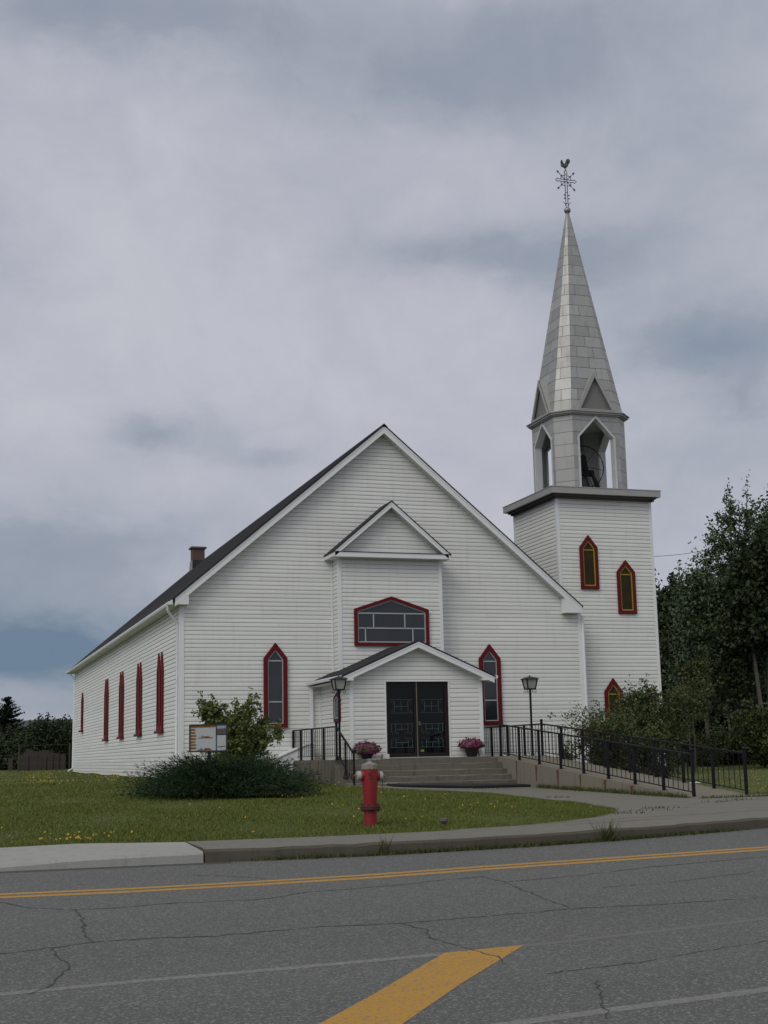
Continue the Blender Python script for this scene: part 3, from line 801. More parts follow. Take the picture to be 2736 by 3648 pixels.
def lancet(cx, z0, zs, zt, wd):
    return [(cx-wd/2, z0), (cx+wd/2, z0), (cx+wd/2, zs), (cx, zt), (cx-wd/2, zs)]
def window(P0, U, N, poly, fw=.10, depth=.085, sash='sash', glass='glass', bars=(), sashw=.03, name='window', parent=church, label=None, fmat='red'):
    P0, U, N = Vector(P0), Vector(U), Vector(N)
    P = lambda u, z, d: P0+U*u+N*d+Vector((0, 0, z))
    inn = inset(poly, fw)
    m = MB(); ring(m, poly, inn, P, -.01, depth)
    wnd = m.build(name, M[fmat], parent, recalc=True)
    if label: wnd['label'] = label
    m = MB(); m.poly([P(u, z, .024) for u, z in inn]); m.build('pane', M[glass], wnd, recalc=False)
    in2 = inset(inn, sashw)
    m = MB(); ring(m, inn, in2, P, .0, .045)
    for (u0, z0, u1, z1, t) in bars:
        if abs(u1-u0) > abs(z1-z0):
            if interval(in2, z0):
                a, b = interval(in2, z0); a, b = max(a, min(u0, u1)), min(b, max(u0, u1))
                m.hexa([P(a, z0-t/2, .026), P(b, z0-t/2, .026), P(b, z0+t/2, .026), P(a, z0+t/2, .026), P(a, z0-t/2, .043), P(b, z0-t/2, .043), P(b, z0+t/2, .043), P(a, z0+t/2, .043)])
        else:
            m.hexa([P(u0-t/2, z0, .026), P(u0+t/2, z0, .026), P(u0+t/2, z1, .026), P(u0-t/2, z1, .026), P(u0-t/2, z0, .043), P(u0+t/2, z0, .043), P(u0+t/2, z1, .043), P(u0-t/2, z1, .043)])
    m.build('sash', M[sash], wnd)
    return wnd
FX, FN = (1, 0, 0), (0, -1, 0)
for cx, dz in ((9.77, 0), (16.75, 0)):
    window((0, FY-.012, 0), FX, FN, lancet(cx, 2.505+dz, 4.588, 5.05, .725), .125, .09, bars=[(cx-1, 4.505, cx+1, 4.505, .035), (cx-1, 3.28, cx+1, 3.28, .035)])
# projecting centre bay with its pediment
BX0, BX1, BY = 11.618, 14.95, 39.21
siding('bay_wall', (0, BY, 0), FX, FN, [(BX0, 3.2), (BX1, 3.2), (BX1, 7.62), (BX0, 7.62)])
siding('bay_wall', (BX0, 0, 0), (0, -1, 0), (-1, 0, 0), [(-FY, 3.2), (-BY, 3.2), (-BY, 7.62), (-FY, 7.62)])
siding('bay_wall', (BX1, 0, 0), (0, 1, 0), (1, 0, 0), [(BY, 3.2), (FY, 3.2), (FY, 7.62), (BY, 7.62)])
for x0, x1 in ((BX0-.028, BX0+.085), (BX1-.075, BX1+.028)):
    trim('corner_board', x0, x1, BY-.03, BY+.05, 3.2, 7.61)
trim('corner_board', BX0-.055, BX0-.02, FY-.06, FY-.01, 3.2, 7.6)
bz = lambda x: 9.385-abs(x-13.265)*(1.63/1.91)
siding('bay_gable', (0, BY-.01, 0), FX, FN, [(11.5, 7.72), (15.0, 7.72), (13.265, 9.28)])
broof = roof_slab('bay_roof', 11.33, 13.265, 15.19, bz, BY-.37, FY, .035, M['shingle'], church)
shingles('shingle_courses', 11.33, 13.265, bz, BY-.37, FY, broof)
shingles('shingle_courses', 15.19, 13.265, bz, BY-.37, FY, broof)
rake('rake_board', 11.42, 13.265, bz, BY-.35, .165, church, drop=.037)
rake('rake_board', 13.266, 15.11, bz, BY-.35, .165, church, drop=.037)
soffit('soffit', 11.45, 13.265, bz, BY-.31, BY, .18, church)
soffit('soffit', 13.266, 15.08, bz, BY-.31, BY, .18, church)
m = MB(); m.box(11.34, 15.16, BY-.35, FY-.02, 7.60, 7.745); m.build('pediment_base', M['trim'], church)
m = MB(); m.hexa([(11.36, BY-.37, 7.746), (15.14, BY-.37, 7.746), (15.14, BY, 7.746), (11.36, BY, 7.746), (11.36, BY-.37, 7.76), (15.14, BY-.37, 7.76), (15.14, BY, 7.80), (11.36, BY, 7.80)]); m.build('pediment_ledge', M['shingle'], church)
big = [(12.085, 4.92), (14.49, 4.92), (14.49, 6.045), (13.285, 6.44), (12.085, 6.045)]
window((0, BY-.012, 0), FX, FN, big, .10, .09, sashw=.035, label='wide peaked window with pale glazing bars in a red frame',
       bars=[(12, 5.915, 14.6, 5.915, .035), (12, 5.46, 14.6, 5.46, .035), (12.70, 5.46, 12.70, 5.915, .035), (13.71, 5.46, 13.71, 5.915, .035), (12.435, 5.03, 12.435, 5.46, .035), (13.965, 5.03, 13.965, 5.46, .035)])
# side wall windows
for yc in (43.23, 47.85, 52.52, 57.22):
    for dy in (-.30, .30):
        window((XL-.012, 0, 0), (0, -1, 0), (-1, 0, 0), lancet(-(yc+dy), 2.55, 4.40, 5.0, .53), .14, .06, sash='red', sashw=.02)
    m = MB(); m.box(XL-.13, XL-.01, yc-.64, yc+.64, 2.47, 2.548); m.build('window_sill', M['red'], church)
    m = MB(); m.box(XL-.06, XL-.012, yc-.014, yc+.014, 2.55, 4.3); m.build('mullion_strip', M['orange_wood'], church)
window((XL-.012, 0, 0), (0, -1, 0), (-1, 0, 0), lancet(-66.75, 3.13, 4.58, 4.92, .62), .16, .06, sash='red', sashw=.02)
m = MB(); m.box(XL-.155, XL-.01, 66.36, 67.14, 3.05, 3.128); m.build('window_sill', M['red'], church)
# porch
PX0, PX1, PY = 11.187, 15.15, 36.70
pz = lambda x: 4.847-abs(x-13.15)*(1.01/2.31)
DX0, DX1, DZ0, DZ1 = 12.225, 14.12, 1.555, 3.695
siding('porch_wall', (0, PY, 0), FX, FN, [(PX0, 1.54), (DX0, 1.54), (DX0, DZ1), (PX0, DZ1)])
siding('porch_wall', (0, PY, 0), FX, FN, [(DX1, 1.54), (PX1, 1.54), (PX1, DZ1), (DX1, DZ1)])
siding('porch_wall', (0, PY, 0), FX, FN, [(PX0, DZ1), (PX1, DZ1), (PX1, 3.87), (13.15, 4.76), (PX0, 3.87)])
siding('porch_wall', (PX0, 0, 0), (0, -1, 0), (-1, 0, 0), [(-FY, 1.3), (-PY, 1.3), (-PY, 3.8), (-FY, 3.8)])
siding('porch_wall', (PX1, 0, 0), (0, 1, 0), (1, 0, 0), [(PY, 1.3), (FY, 1.3), (FY, 3.8), (PY, 3.8)])
for x0, x1 in ((PX0-.028, PX0+.07), (PX1-.07, PX1+.028)): trim('corner_board', x0, x1, PY-.03, PY+.06, 1.54, 3.78)
trim('corner_board', PX0-.05, PX0-.018, FY-.055, FY-.01, 1.3, 3.75)
trim('downspout', 10.83, 10.92, FY-.11, FY-.03, 1.6, 3.8)
proof = roof_slab('porch_roof', 10.80, 13.15, 15.50, pz, PY-.32, FY, .03, M['shingle'], church)
shingles('shingle_courses', 10.80, 13.15, pz, PY-.32, FY, proof)
shingles('shingle_courses', 15.50, 13.15, pz, PY-.32, FY, proof)
rake('rake_board', 10.86, 13.15, pz, PY-.30, .165, church, drop=.032)
rake('rake_board', 13.151, 15.46, pz, PY-.30, .165, church, drop=.032)
soffit('soffit', 10.9, 13.15, pz, PY-.26, PY+.01, .175, church)
soffit('soffit', 13.151, 15.4, pz, PY-.26, PY+.01, .175, church)
trim('soffit', 10.82, PX0, PY-.25, FY-.02, 3.70, 3.715, 'soffit')
for x0, x1 in ((10.9, 11.19), (15.09, 15.42)):
    m = MB(); zt = lambda x: max(pz(x)-.19, 3.73)
    m.prism([(x0, PY-.296, 3.715), (x1, PY-.296, 3.715), (x1, PY-.296, zt(x1)), (x0, PY-.296, zt(x0))], (0, .26, 0)); m.build('eave_return', M['trim'], church)
gutter('gutter', 10.84, PY-.3, FY-.05, 3.76, church)
gutter('gutter', 15.47, PY-.3, FY-.05, 3.76, church, -1)
m = MB()
inn = [(DX0, DZ0), (DX1, DZ0), (DX1, DZ1), (DX0, DZ1)]
outp = [(DX0-.035, DZ0-.03), (DX1+.035, DZ0-.03), (DX1+.035, DZ1+.03), (DX0-.035, DZ1+.03)]
Pp = lambda u, z, d: Vector((u, PY-d, z))
ring(m, outp, inn, Pp, -.02, .03); m.build('door_surround', M['trim'], church)
m = MB(); m.box(DX0, DX1, PY-.03, PY+.2, DZ0-.014, DZ0+.012); m.build('door_sill', M['trim'], church)
dm = 13.165
for k, (a, b) in enumerate(((DX0+.002, dm-.012), (dm+.012, DX1-.002))):
    m = MB(); z0, z1 = DZ0+.015, DZ1-.002
    o4 = [(a, z0), (b, z0), (b, z1), (a, z1)]
    fwl = .105 if k == 0 else .07; fwr = .07 if k == 0 else .105
    i4 = [(a+fwl, z0+.11), (b-fwr, z0+.11), (b-fwr, z1-.12), (a+fwl, z1-.12)]
    ring(m, o4, i4, lambda u, z, d: Vector((u, PY+.10-d, z)), 0, .05)
    dr = m.build('door', M['door'], church)
    m = MB(); m.poly([(u, PY+.085, z) for u, z in i4]); m.build('pane', M['doorglass'], dr, recalc=False)
    # wrought iron grilles in front of the glass
    ga, gb = i4[0][0]+.02, i4[1][0]-.02; gw = gb-ga; gy = PY+.07
    m = MB(); rr = .0058
    T = lambda pts, r=rr: m.tube([(ga+gw*u, gy, z) for u, z in pts], r, 6)
    def scroll(cu, cz, rad, s, tt=1):
        pts = []
        for q in range(15):
            th = q/14*4.3; rd_ = rad*(1-.62*q/14)
            pts.append((cu+s*rd_*math.cos(th)/gw, cz+tt*rd_*math.sin(th)))
        T(pts, .0045)
    zt = z1-.51; zb_ = zt-.375
    T([(0, zt), (1, zt)]); T([(0, zb_), (1, zb_)])
    zm = (zt+zb_)/2
    T([(.2, zm), (.78, zm)], .008); 
    for u in (.2, .49, .78): T([(u, zm+.13), (u, zm-.13)], .008)
    for u, s in ((.13, 1), (.85, -1)):
        scroll(u, zt-.08, .06, s); scroll(u, zb_+.08, .06, s, -1)
    zt2 = z0+.93; zb2 = z0+.27
    T([(0, zt2), (1, zt2)]); T([(0, zb2), (1, zb2)])
    for u in (.06, .24, .5, .76, .94): T([(u, zt2), (u, zt2-.16 if u == .5 else zt2-.23)], .0075); T([(u, zb2), (u, zb2+.14 if u == .5 else zb2+.23)], .0075)
    for zz_ in (zt2-.15, zb2+.14): T([(.22, zz_), (.78, zz_)], .008)
    for u, s in ((.14, 1), (.33, -1), (.66, 1), (.86, -1)):
        scroll(u, zt2-.28, .05, s); scroll(u, zb2+.27, .05, s, -1)
    m.build('grille', M['grille'], dr)
    if k == 1:
        m = MB(); m.box(a+.035, a+.06, PY-.02, PY+.05, z0+.88, z0+1.0); m.build('handle', M['brass'], dr)
        m = MB(); m.box(i4[0][0]+.015, i4[0][0]+.12, PY+.078, PY+.082, z0+.14, z0+.205); m.build('sticker', M['sticker'], dr)
m = MB(); m.box(dm-.0118, dm+.0118, PY+.035, PY+.10, DZ0+.015, DZ1-.005); m.build('astragal', M['brass'], church)
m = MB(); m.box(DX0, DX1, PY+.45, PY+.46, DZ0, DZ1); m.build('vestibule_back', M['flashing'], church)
window((PX0-.012, 0, 0), (0, -1, 0), (-1, 0, 0), lancet(-37.97, 2.62, 3.31, 3.45, .62), .09, .05)
# cellar hatch beside the porch
m = MB()
m.prism([(9.75, FY-.03, 1.0), (10.80, FY-.03, 1.0), (10.80, FY-.03, 2.0), (10.55, FY-.03, 1.95), (9.75, FY-.03, 1.62)], (0, -.55, 0))
m.prism([(9.70, FY-.02, 1.62), (10.55, FY-.02, 1.97), (10.82, FY-.02, 2.02), (10.82, FY-.02, 2.05), (10.54, FY-.02, 2.0), (9.70, FY-.02, 1.66)], (0, -.60, 0))
m.build('cellar_hatch', M['trim'], church)

# ---- tower
TX0, TX1, TY0, TY1 = 19.655, 23.2, 40.46, 43.95
siding('tower_wall', (0, TY0, 0), FX, FN, [(XR-.05, .8), (TX1, .8), (TX1, 10.12), (TX0, 10.12), (TX0, 5.5), (XR-.05, 5.4)])
siding('tower_wall', (TX0, 0, 0), (0, -1, 0), (-1, 0, 0), [(-TY1, 5.6), (-TY0, 5.6), (-TY0, 10.12), (-TY1, 10.12)])
siding('tower_wall', (TX1, 0, 0), (0, 1, 0), (1, 0, 0), [(TY0, .8), (TY1, .8), (TY1, 10.12), (TY0, 10.12)])
siding('tower_wall', (0, TY1, 0), (-1, 0, 0), (0, 1, 0), [(-TX1, .8), (-TX0, .8), (-TX0, 10.12), (-TX1, 10.12)])
trim('corner_board', TX0-.03, TX0+.075, TY0-.03, TY0+.08, 5.6, 10.1)
trim('corner_board', TX1-.065, TX1+.03, TY0-.03, TY0+.08, .8, 10.1)
trim('corner_board', TX0-.03, TX0+.05, TY1-.06, TY1+.03, 5.8, 10.1)
for cx, z0, zs, zt, wd in ((20.742, 6.962, 8.375, 8.79, .655), (22.1, 6.155, 7.573, 7.975, .67), (21.415, 2.16, 3.565, 3.998, .655)):
    window((0, TY0-.012, 0), FX, FN, lancet(cx, z0, zs, zt, wd), .105, .08, sash='yellow_sash', glass='amber', bars=[(cx-1, zs-.09, cx+1, zs-.09, .03)], sashw=.04, label='red lancet window with yellow inner trim in the tower')
m = MB()
CXa, CXb, CYa, CYb = 19.31, 23.41, 40.06, 44.14
m.box(CXa, CXb, CYa, CYb, 10.135, 10.345)
m.box(CXa-.015, CXb+.015, CYa-.015, CYb+.015, 10.345, 10.368)
tcn = m.build('tower_cornice', M['greymetal'], church)
m = MB(); m.box(CXa+.13, CXb-.13, CYa+.13, CYb-.13, 10.07, 10.134); m.box(CXa+.24, CXb-.13, CYa+.24, CYb-.13, 10.02, 10.069); m.build('cornice_moulding', M['seam'], tcn)
SX, SY = 21.57, 42.40
m = MB(); b0 = [(CXa+.02, CYa+.02), (CXb-.02, CYa+.02), (CXb-.02, CYb-.02), (CXa+.02, CYb-.02)]; t0 = [(SX-1.3, SY-1.3), (SX+1.3, SY-1.3), (SX+1.3, SY+1.3), (SX-1.3, SY+1.3)]
m.hexa([(*p, 10.369) for p in b0]+[(*p, 10.44) for p in t0]); m.build('tower_deck', M['greymetal'], church)
# belfry (octagon with four wide and four narrow faces)
OB, OC = 1.38, .48
def octo(s=1.0, b=OB, c=OC): return [(SX+x*s, SY+y*s) for x, y in ((-b+c, -b), (b-c, -b), (b, -b+c), (b, b-c), (b-c, b), (-b+c, b), (-b, b-c), (-b, -b+c))]
Z0, Z1 = 10.42, 13.16
faces4 = [((SX, SY-OB), (1, 0), (0, -1)), ((SX+OB, SY), (0, 1), (1, 0)), ((SX, SY+OB), (-1, 0), (0, 1)), ((SX-OB, SY), (0, -1), (-1, 0))]
hw = OB-OC; op = .725; zsb, ztb = 12.37, 13.10
m = MB(); ms = MB()
lv = [10.42, 10.80, 11.235, 11.67, 12.10, 12.53, 12.95, 13.16]
for (c, u, nrm) in faces4:
    P = lambda a, z, d: Vector((c[0]+u[0]*a+nrm[0]*d, c[1]+u[1]*a+nrm[1]*d, z))
    for z0, z1 in zip(lv, lv[1:]):
        z1g = z1-.012
        for sg in (-1, 1):
            if z0 < zsb:
                zt = min(z1g, zsb)
                m.hexa([P(sg*hw, z0, -.1), P(sg*op, z0, -.1), P(sg*op, z0, 0), P(sg*hw, z0, 0), P(sg*hw, zt, -.1), P(sg*op, zt, -.1), P(sg*op, zt, 0), P(sg*hw, zt, 0)])
            if z1 > zsb:
                za = max(z0, zsb)
                ea = op*(ztb-min(za, ztb))/(ztb-zsb); eb = op*(ztb-min(z1g, ztb))/(ztb-zsb)
                m.hexa([P(sg*hw, za, -.1), P(sg*ea, za, -.1), P(sg*ea, za, 0), P(sg*hw, za, 0), P(sg*hw, z1g, -.1), P(sg*eb, z1g, -.1), P(sg*eb, z1g, 0), P(sg*hw, z1g, 0)])
    for sg in (-1, 1):
        ms.hexa([P(sg*hw, Z0, -.11), P(sg*op, Z0, -.11), P(sg*op, Z0, -.012), P(sg*hw, Z0, -.012), P(sg*hw, zsb, -.11), P(sg*op, zsb, -.11), P(sg*op, zsb, -.012), P(sg*hw, zsb, -.012)])
oc = octo()
for i in (1, 3, 5, 7):
    a, b_ = oc[i], oc[(i+1) % 8]
    mid = Vector(((a[0]+b_[0])/2-SX, (a[1]+b_[1])/2-SY, 0)).normalized()
    for z0, z1 in zip(lv, lv[1:]):
        A, B_ = Vector((*a, z0)), Vector((*b_, z0))
        m.hexa([A-mid*.1, B_-mid*.1, B_, A]+[q+Vector((0, 0, z1-z0-.012)) for q in (A-mid*.1, B_-mid*.1, B_, A)])
belf = m.build('belfry', M['galv'], church)
oi = octo(.955)
for i in (1, 3, 5, 7):
    a, b_ = oi[i], oi[(i+1) % 8]
    ms.hexa([(*a, Z0), (*b_, Z0), (SX+(b_[0]-SX)*.97, SY+(b_[1]-SY)*.97, Z0), (SX+(a[0]-SX)*.97, SY+(a[1]-SY)*.97, Z0), (*a, Z1), (*b_, Z1), (SX+(b_[0]-SX)*.97, SY+(b_[1]-SY)*.97, Z1), (SX+(a[0]-SX)*.97, SY+(a[1]-SY)*.97, Z1)])
ms.prism([(*p, 13.12) for p in octo(.93)], (0, 0, .03))
ms.build('lining', M['belfry_in'], belf)
pent = lancet(0, Z0-.0, zsb, ztb+.035, 2*op)
for (c, u, nrm) in faces4:
    P = lambda a, z, d: Vector((c[0]+u[0]*a+nrm[0]*d, c[1]+u[1]*a+nrm[1]*d, z))
    m = MB(); ring(m, pent, inset(pent, [.0, .065, .06, .06, .065]), P, -.24, .03); m.build('opening_frame', M['belfry_frame'], belf)
# cornice of the belfry
m = MB()
for s, z0, z1 in ((1.045, 13.135, 13.175), (1.09, 13.176, 13.235), (1.125, 13.236, 13.262), (1.08, 13.263, 13.30)):
    m.prism([(*p, z0) for p in octo(s)], (0, 0, z1-z0))
m.build('belfry_cornice', M['greymetal'], church)
# spire
ZB, ZA = 13.30, 21.13
SBb, SCc = 1.36, .47
def sp(z): return max((ZA-z)/(ZA-ZB), 0)*.957+.043
def oct2(z, k=1.0): return octo(sp(z)*k, SBb, SCc)
ms = MB()
cz = [ZB, 15, 17, 19, ZA]
for z0, z1 in zip(cz, cz[1:]):
    a, b_ = oct2(z0, .985), oct2(z1, .985)
    for i in range(8):
        j = (i+1) % 8
        ms.poly([(*a[i], z0), (*a[j], z0), (*b_[j], z1), (*b_[i], z1)])
m = MB()
SPL = [ZB, 13.71, 14.12, 14.53, 14.95, 15.35, 15.76, 16.17, 16.57, 16.98, 17.39, 17.80, 18.21, 18.60, 19.0, 19.4, 19.8, 20.19, 20.53, ZA-.02]
srng = random.Random(4)
for q, (z0, z1) in enumerate(zip(SPL, SPL[1:])):
    zt = z1-.012
    a, b_ = oct2(z0, 1.004), oct2(zt, 1.0)
    for i in range(8):
        j = (i+1) % 8
        wide = (i % 2 == 0)
        A0, A1, B0, B1 = Vector((*a[i], z0)), Vector((*a[j], z0)), Vector((*b_[i], zt)), Vector((*b_[j], zt))
        wd = (A1-A0).length
        npn = max(1, int(round(wd/.75))) if wide else 1
        cuts = [0]+[(k+ (.35 if q % 2 else 0.0)+srng.uniform(-.06, .06))/npn for k in range(1 if not q % 2 else 0, npn)]+[1]
        cuts = sorted(set(max(0, min(1, c_)) for c_ in cuts))
        gp = .006/wd
        for c0, c1 in zip(cuts, cuts[1:]):
            if c1-c0 < .05: continue
            e0 = c0+(gp if c0 > 0 else .5*gp); e1 = c1-(gp if c1 < 1 else .5*gp)
            m.poly([A0.lerp(A1, e0), A0.lerp(A1, e1), B0.lerp(B1, e1), B0.lerp(B1, e0)])
spire = m.build('spire', M['galv'], church, recalc=False)
ms.build('seams', M['seam'], spire, recalc=False)
# gablets at the foot of the spire
for (c, u, nrm) in faces4:
    D = OB+.06
    P = lambda a, z, d: Vector((SX+u[0]*a+nrm[0]*d, SY+u[1]*a+nrm[1]*d, z))
    zb, zt, h = 13.31, 14.69, .715
    dt = SBb*sp(zt)-.02
    m = MB()
    m.poly([P(0, zt, D+.03), P(0, zt, dt), P(-h, zb, SBb-.02), P(-h, zb, D+.03)]); m.poly([P(0, zt, D+.03), P(h, zb, D+.03), P(h, zb, SBb-.02), P(0, zt, dt)])
    tri = [(-h, zb), (h, zb), (0, zt)]
    ring(m, tri, inset(tri, [.035, .085, .085]), P, D-.02, D+.05)
    gb_ = m.build('gablet', M['greymetal'], spire)
    m = MB(); m.poly([P(a, z, D-.075) for a, z in inset(tri, .03)]); m.build('gablet_panel', M['gablet_dark'], gb_, recalc=False)
m = MB(); m.ball((SX, SY, 21.27), .125); m.lathe((SX, SY, 21.08), [(.075, 0), (.06, .06), (.07, .1)], 12); m.build('finial_ball', M['zinc'], spire, smooth=True)
# cross: double bars with pointed ends and arrow rays
m = MB(); rr = .014
K = lambda pts, r=rr: m.tube([(SX+x, SY, z) for x, z in pts], r, 6)
zc = 22.44; hw2 = .042
for s in (-1, 1):
    K([(s*hw2, 21.36), (s*hw2, 22.70), (s*.055, 22.76), (0, 22.88)])
    K([(-.33, zc+s*hw2), (.33, zc+s*hw2)])
    K([(s*.33, zc+hw2), (s*.35, zc+.07), (s*.43, zc), (s*.35, zc-.07), (s*.33, zc-hw2)])
    K([(s*hw2, 21.42), (s*.07, 21.52), (s*.15, 21.60)], .012)
    for z in (21.72, 21.85): K([(s*hw2, z), (s*.09, z+.02)], .016); m.ball((SX+s*.10, SY, z+.03), .024, 6)
    for t_ in (-1, 1):
        K([(s*.05, zc+t_*.05), (s*.30, zc+t_*.30)], .012)
        dxy = Vector((s, t_)).normalized(); e = Vector((s*.30, t_*.30)); pp = Vector((-dxy.y, dxy.x))
        tri = [e+pp*.045, e+dxy*.10, e-pp*.045]
        m.prism([(SX+q.x, SY-.012, zc+q.y) for q in tri], (0, .024, 0))
        K([(s*.2, zc+t_*.06), (s*.2, zc+t_*.12), (s*.15, zc+t_*.17), (s*.10, zc+t_*.2), (s*.06, zc+t_*.2)], .013)
        m.ball((SX+s*.18, SY, zc+t_*.18), .032, 6)
for z in (21.55, 21.98, zc-hw2, zc+hw2, 22.70): K([(-hw2, z), (hw2, z)], .012)
m.build('cross', M['iron'], spire)
# weathercock
cock = [(-.155, 23.19), (-.185, 23.15), (-.165, 23.17), (-.17, 23.13), (-.155, 23.10), (-.165, 23.02), (-.14, 22.985), (-.07, 22.965), (-.03, 22.94), (.04, 22.94), (.08, 22.98), (.12, 23.03), (.135, 23.09), (.19, 23.16), (.205, 23.23), (.185, 23.295), (.13, 23.31), (.07, 23.285), (.045, 23.22), (.01, 23.13), (-.03, 23.095), (-.07, 23.12), (-.095, 23.16), (-.105, 23.22), (-.13, 23.245), (-.125, 23.20), (-.15, 23.23)]
m = MB()
cl = [Vector((SX-.01+x, SY, z)) for x, z in cock]
bm = bmesh.new()
vs = [bm.verts.new(p-Vector((0, .028, 0))) for p in cl]
f = bm.faces.new(vs); r = bmesh.ops.extrude_face_region(bm, geom=[f]); 
bmesh.ops.translate(bm, verts=[e for e in r['geom'] if isinstance(e, bmesh.types.BMVert)], vec=(0, .056, 0))
bmesh.ops.recalc_face_normals(bm, faces=bm.faces)
bmesh.ops.bevel(bm, geom=[e for e in bm.edges if abs(e.verts[0].co.y-e.verts[1].co.y) < 1e-4], offset=.009, segments=2, affect='EDGES', clamp_overlap=True)
me = bpy.data.meshes.new('weathercock'); bm.to_mesh(me); bm.free(); me.materials.append(M['copper'])
wc = link('weathercock', me, spire)
m = MB()
for s in (-1, 1): m.tube([(SX+s*.025, SY, 22.95), (SX+s*.02, SY, 22.90), (SX, SY, 22.86)], .010, 6)
m.build('weathercock_leg', M['copper'], wc)

# church bell in the belfry
bell = thing('church_bell', 'dark bronze bell with large spoked wheel hanging inside the open belfry', 'bell', (SX-.1, SY, 10.45))
bx, by, bz0 = SX+.16, SY+.1, 10.62
m = MB(); m.lathe((bx, by, bz0), [(.40, 0), (.40, .03), (.35, .10), (.30, .22), (.265, .38), (.24, .50), (.20, .58), (.10, .62), (.05, .63)], 24); m.build('bell_body', M['bronze'], bell, smooth=True)
m = MB(); pts = [(bx-.05+.76*math.cos(a), by-.25, 11.58+.76*math.sin(a)) for a in np.linspace(0, 2*math.pi, 49)]
m.tube(pts, .018, 6)
for a in (0.0, math.pi/3*1, math.pi*2/3, math.pi, math.pi*4/3, math.pi*5/3): m.tube([(bx-.05, by-.25, 11.58), (bx-.05+.75*math.cos(a-.12), by-.25, 11.58+.75*math.sin(a-.12))], .011, 6)
m.build('wheel', M['bellframe'], bell)
m = MB()
m.box(bx-.42, bx+.42, by-.10, by+.10, 11.30, 11.50); m.prism([(bx-.2, by-.08, 11.5), (bx+.2, by-.08, 11.5), (bx+.12, by-.08, 12.0), (bx+.02, by-.08, 12.08), (bx-.14, by-.08, 11.95)], (0, .16, 0))
m.lathe((bx, by-.3, 11.52), [(.05, 0), (.05, .6)], 10, axis=(0, 1, 0)); m.build('yoke', M['bellframe'], bell)
m = MB()
for sy in (-.28, .28):
    for sx in (-1, 1): m.prism([(bx+sx*.14, by+sy-.04, 11.45), (bx+sx*.24, by+sy-.04, 11.45), (bx+sx*.64, by+sy-.04, 10.5), (bx+sx*.50, by+sy-.04, 10.5)], (0, .08, 0))
m.box(bx-.7, bx+.7, by-.36, by+.36, 10.445, 10.52); m.build('stand', M['bellframe'], bell)
m = MB(); m.tube([(SX+.56, SY-.6, 12.2), (SX+.565, SY-.6, 10.45)], .008, 5); m.build('rope', M['sash'], bell)

# ------------------------------------------------------------------ entrance steps, landing, ramp
st = thing('entrance_steps', 'broad flight of grey concrete steps with landing below the double doors', 'steps', (12.6, 35, .75))
LZ = 1.54; X0, X1 = 10.16, 15.0
def slab(name, x0, x1, y0, y1, z0, z1, mt, parent, bev=.02, jit=True):
    m = MB()
    n = max(int((x1-x0)/.35), 1)
    bm = bmesh.new()
    bmesh.ops.create_cube(bm, size=1)
    for v in bm.verts: v.co = Vector((x0+(x1-x0)*(v.co.x+.5), y0+(y1-y0)*(v.co.y+.5), z0+(z1-z0)*(v.co.z+.5)))
    long = [e for e in bm.edges if abs(e.verts[0].co.x-e.verts[1].co.x) > .5*(x1-x0)]
    if n > 1: bmesh.ops.subdivide_edges(bm, edges=long, cuts=n)
    top = [e for e in bm.edges if e.verts[0].co.z > z1-1e-4 and e.verts[1].co.z > z1-1e-4 and abs(e.verts[0].co.y-y0) < 1e-4 and abs(e.verts[1].co.y-y0) < 1e-4]
    bmesh.ops.bevel(bm, geom=top, offset=bev, segments=2, affect='EDGES')
    if jit:
        for v in bm.verts:
            if v.co.y < y0+.03 and v.co.z > z1-.03: v.co.z += random.uniform(-.006, .003); v.co.y += random.uniform(-.004, .006)
    bm.normal_update()
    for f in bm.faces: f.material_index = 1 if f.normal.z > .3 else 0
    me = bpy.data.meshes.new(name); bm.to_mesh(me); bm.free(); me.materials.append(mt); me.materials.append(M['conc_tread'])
    return link(name, me, parent)
random.seed(3)
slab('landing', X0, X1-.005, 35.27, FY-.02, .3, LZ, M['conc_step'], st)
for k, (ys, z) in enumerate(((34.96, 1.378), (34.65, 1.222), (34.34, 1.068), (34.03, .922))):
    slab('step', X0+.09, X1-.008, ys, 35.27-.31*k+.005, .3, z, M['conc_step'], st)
for yc, wd, ln in ((38.9, .05, .38), (37.75, .06, .62), (37.35, .10, .5), (36.95, .05, .45), (36.5, .12, .55), (36.15, .06, .6), (35.85, .09, .42), (35.5, .04, .5), (38.3, .05, .3)):
    m = MB(); n = 6
    for i in range(n):
        z1, z0 = LZ-.015-ln*i/n, LZ-.015-ln*(i+1)/n
        w1, w0 = wd*(1-.09*i), wd*(1-.09*(i+1))
        m.poly([(X0-.003, yc-w1/2, z1), (X0-.003, yc+w1/2, z1), (X0-.003, yc+w0/2, z0), (X0-.003, yc-w0/2, z0)])
    m.build('rust_stain', M['rust'], st)
rp = thing('ramp', 'long sloping concrete wheelchair ramp with rust streaks under its rail posts', 'ramp', (15.7, 30, .7))
RX_0, RX_1 = 15.0, 16.48
rz = lambda y: float(np.interp(y, [25.2, 35.3, FY], [.635, LZ, LZ]))
m = MB()
m.hexa([(RX_0, 24.9, .3), (RX_1, 24.9, .3), (RX_1, 35.3, .3), (RX_0, 35.3, .3), (RX_0, 24.9, .622), (RX_1, 24.9, .622), (RX_1, 35.3, LZ), (RX_0, 35.3, LZ)])
m.hexa([(RX_0, 35.301, .3), (RX_1, 35.301, .3), (RX_1, FY-.02, .3), (RX_0, FY-.02, .3), (RX_0, 35.301, LZ), (RX_1, 35.301, LZ), (RX_1, FY-.02, LZ), (RX_0, FY-.02, LZ)])
m.build('ramp_slab', M['conc_ramp'], rp)
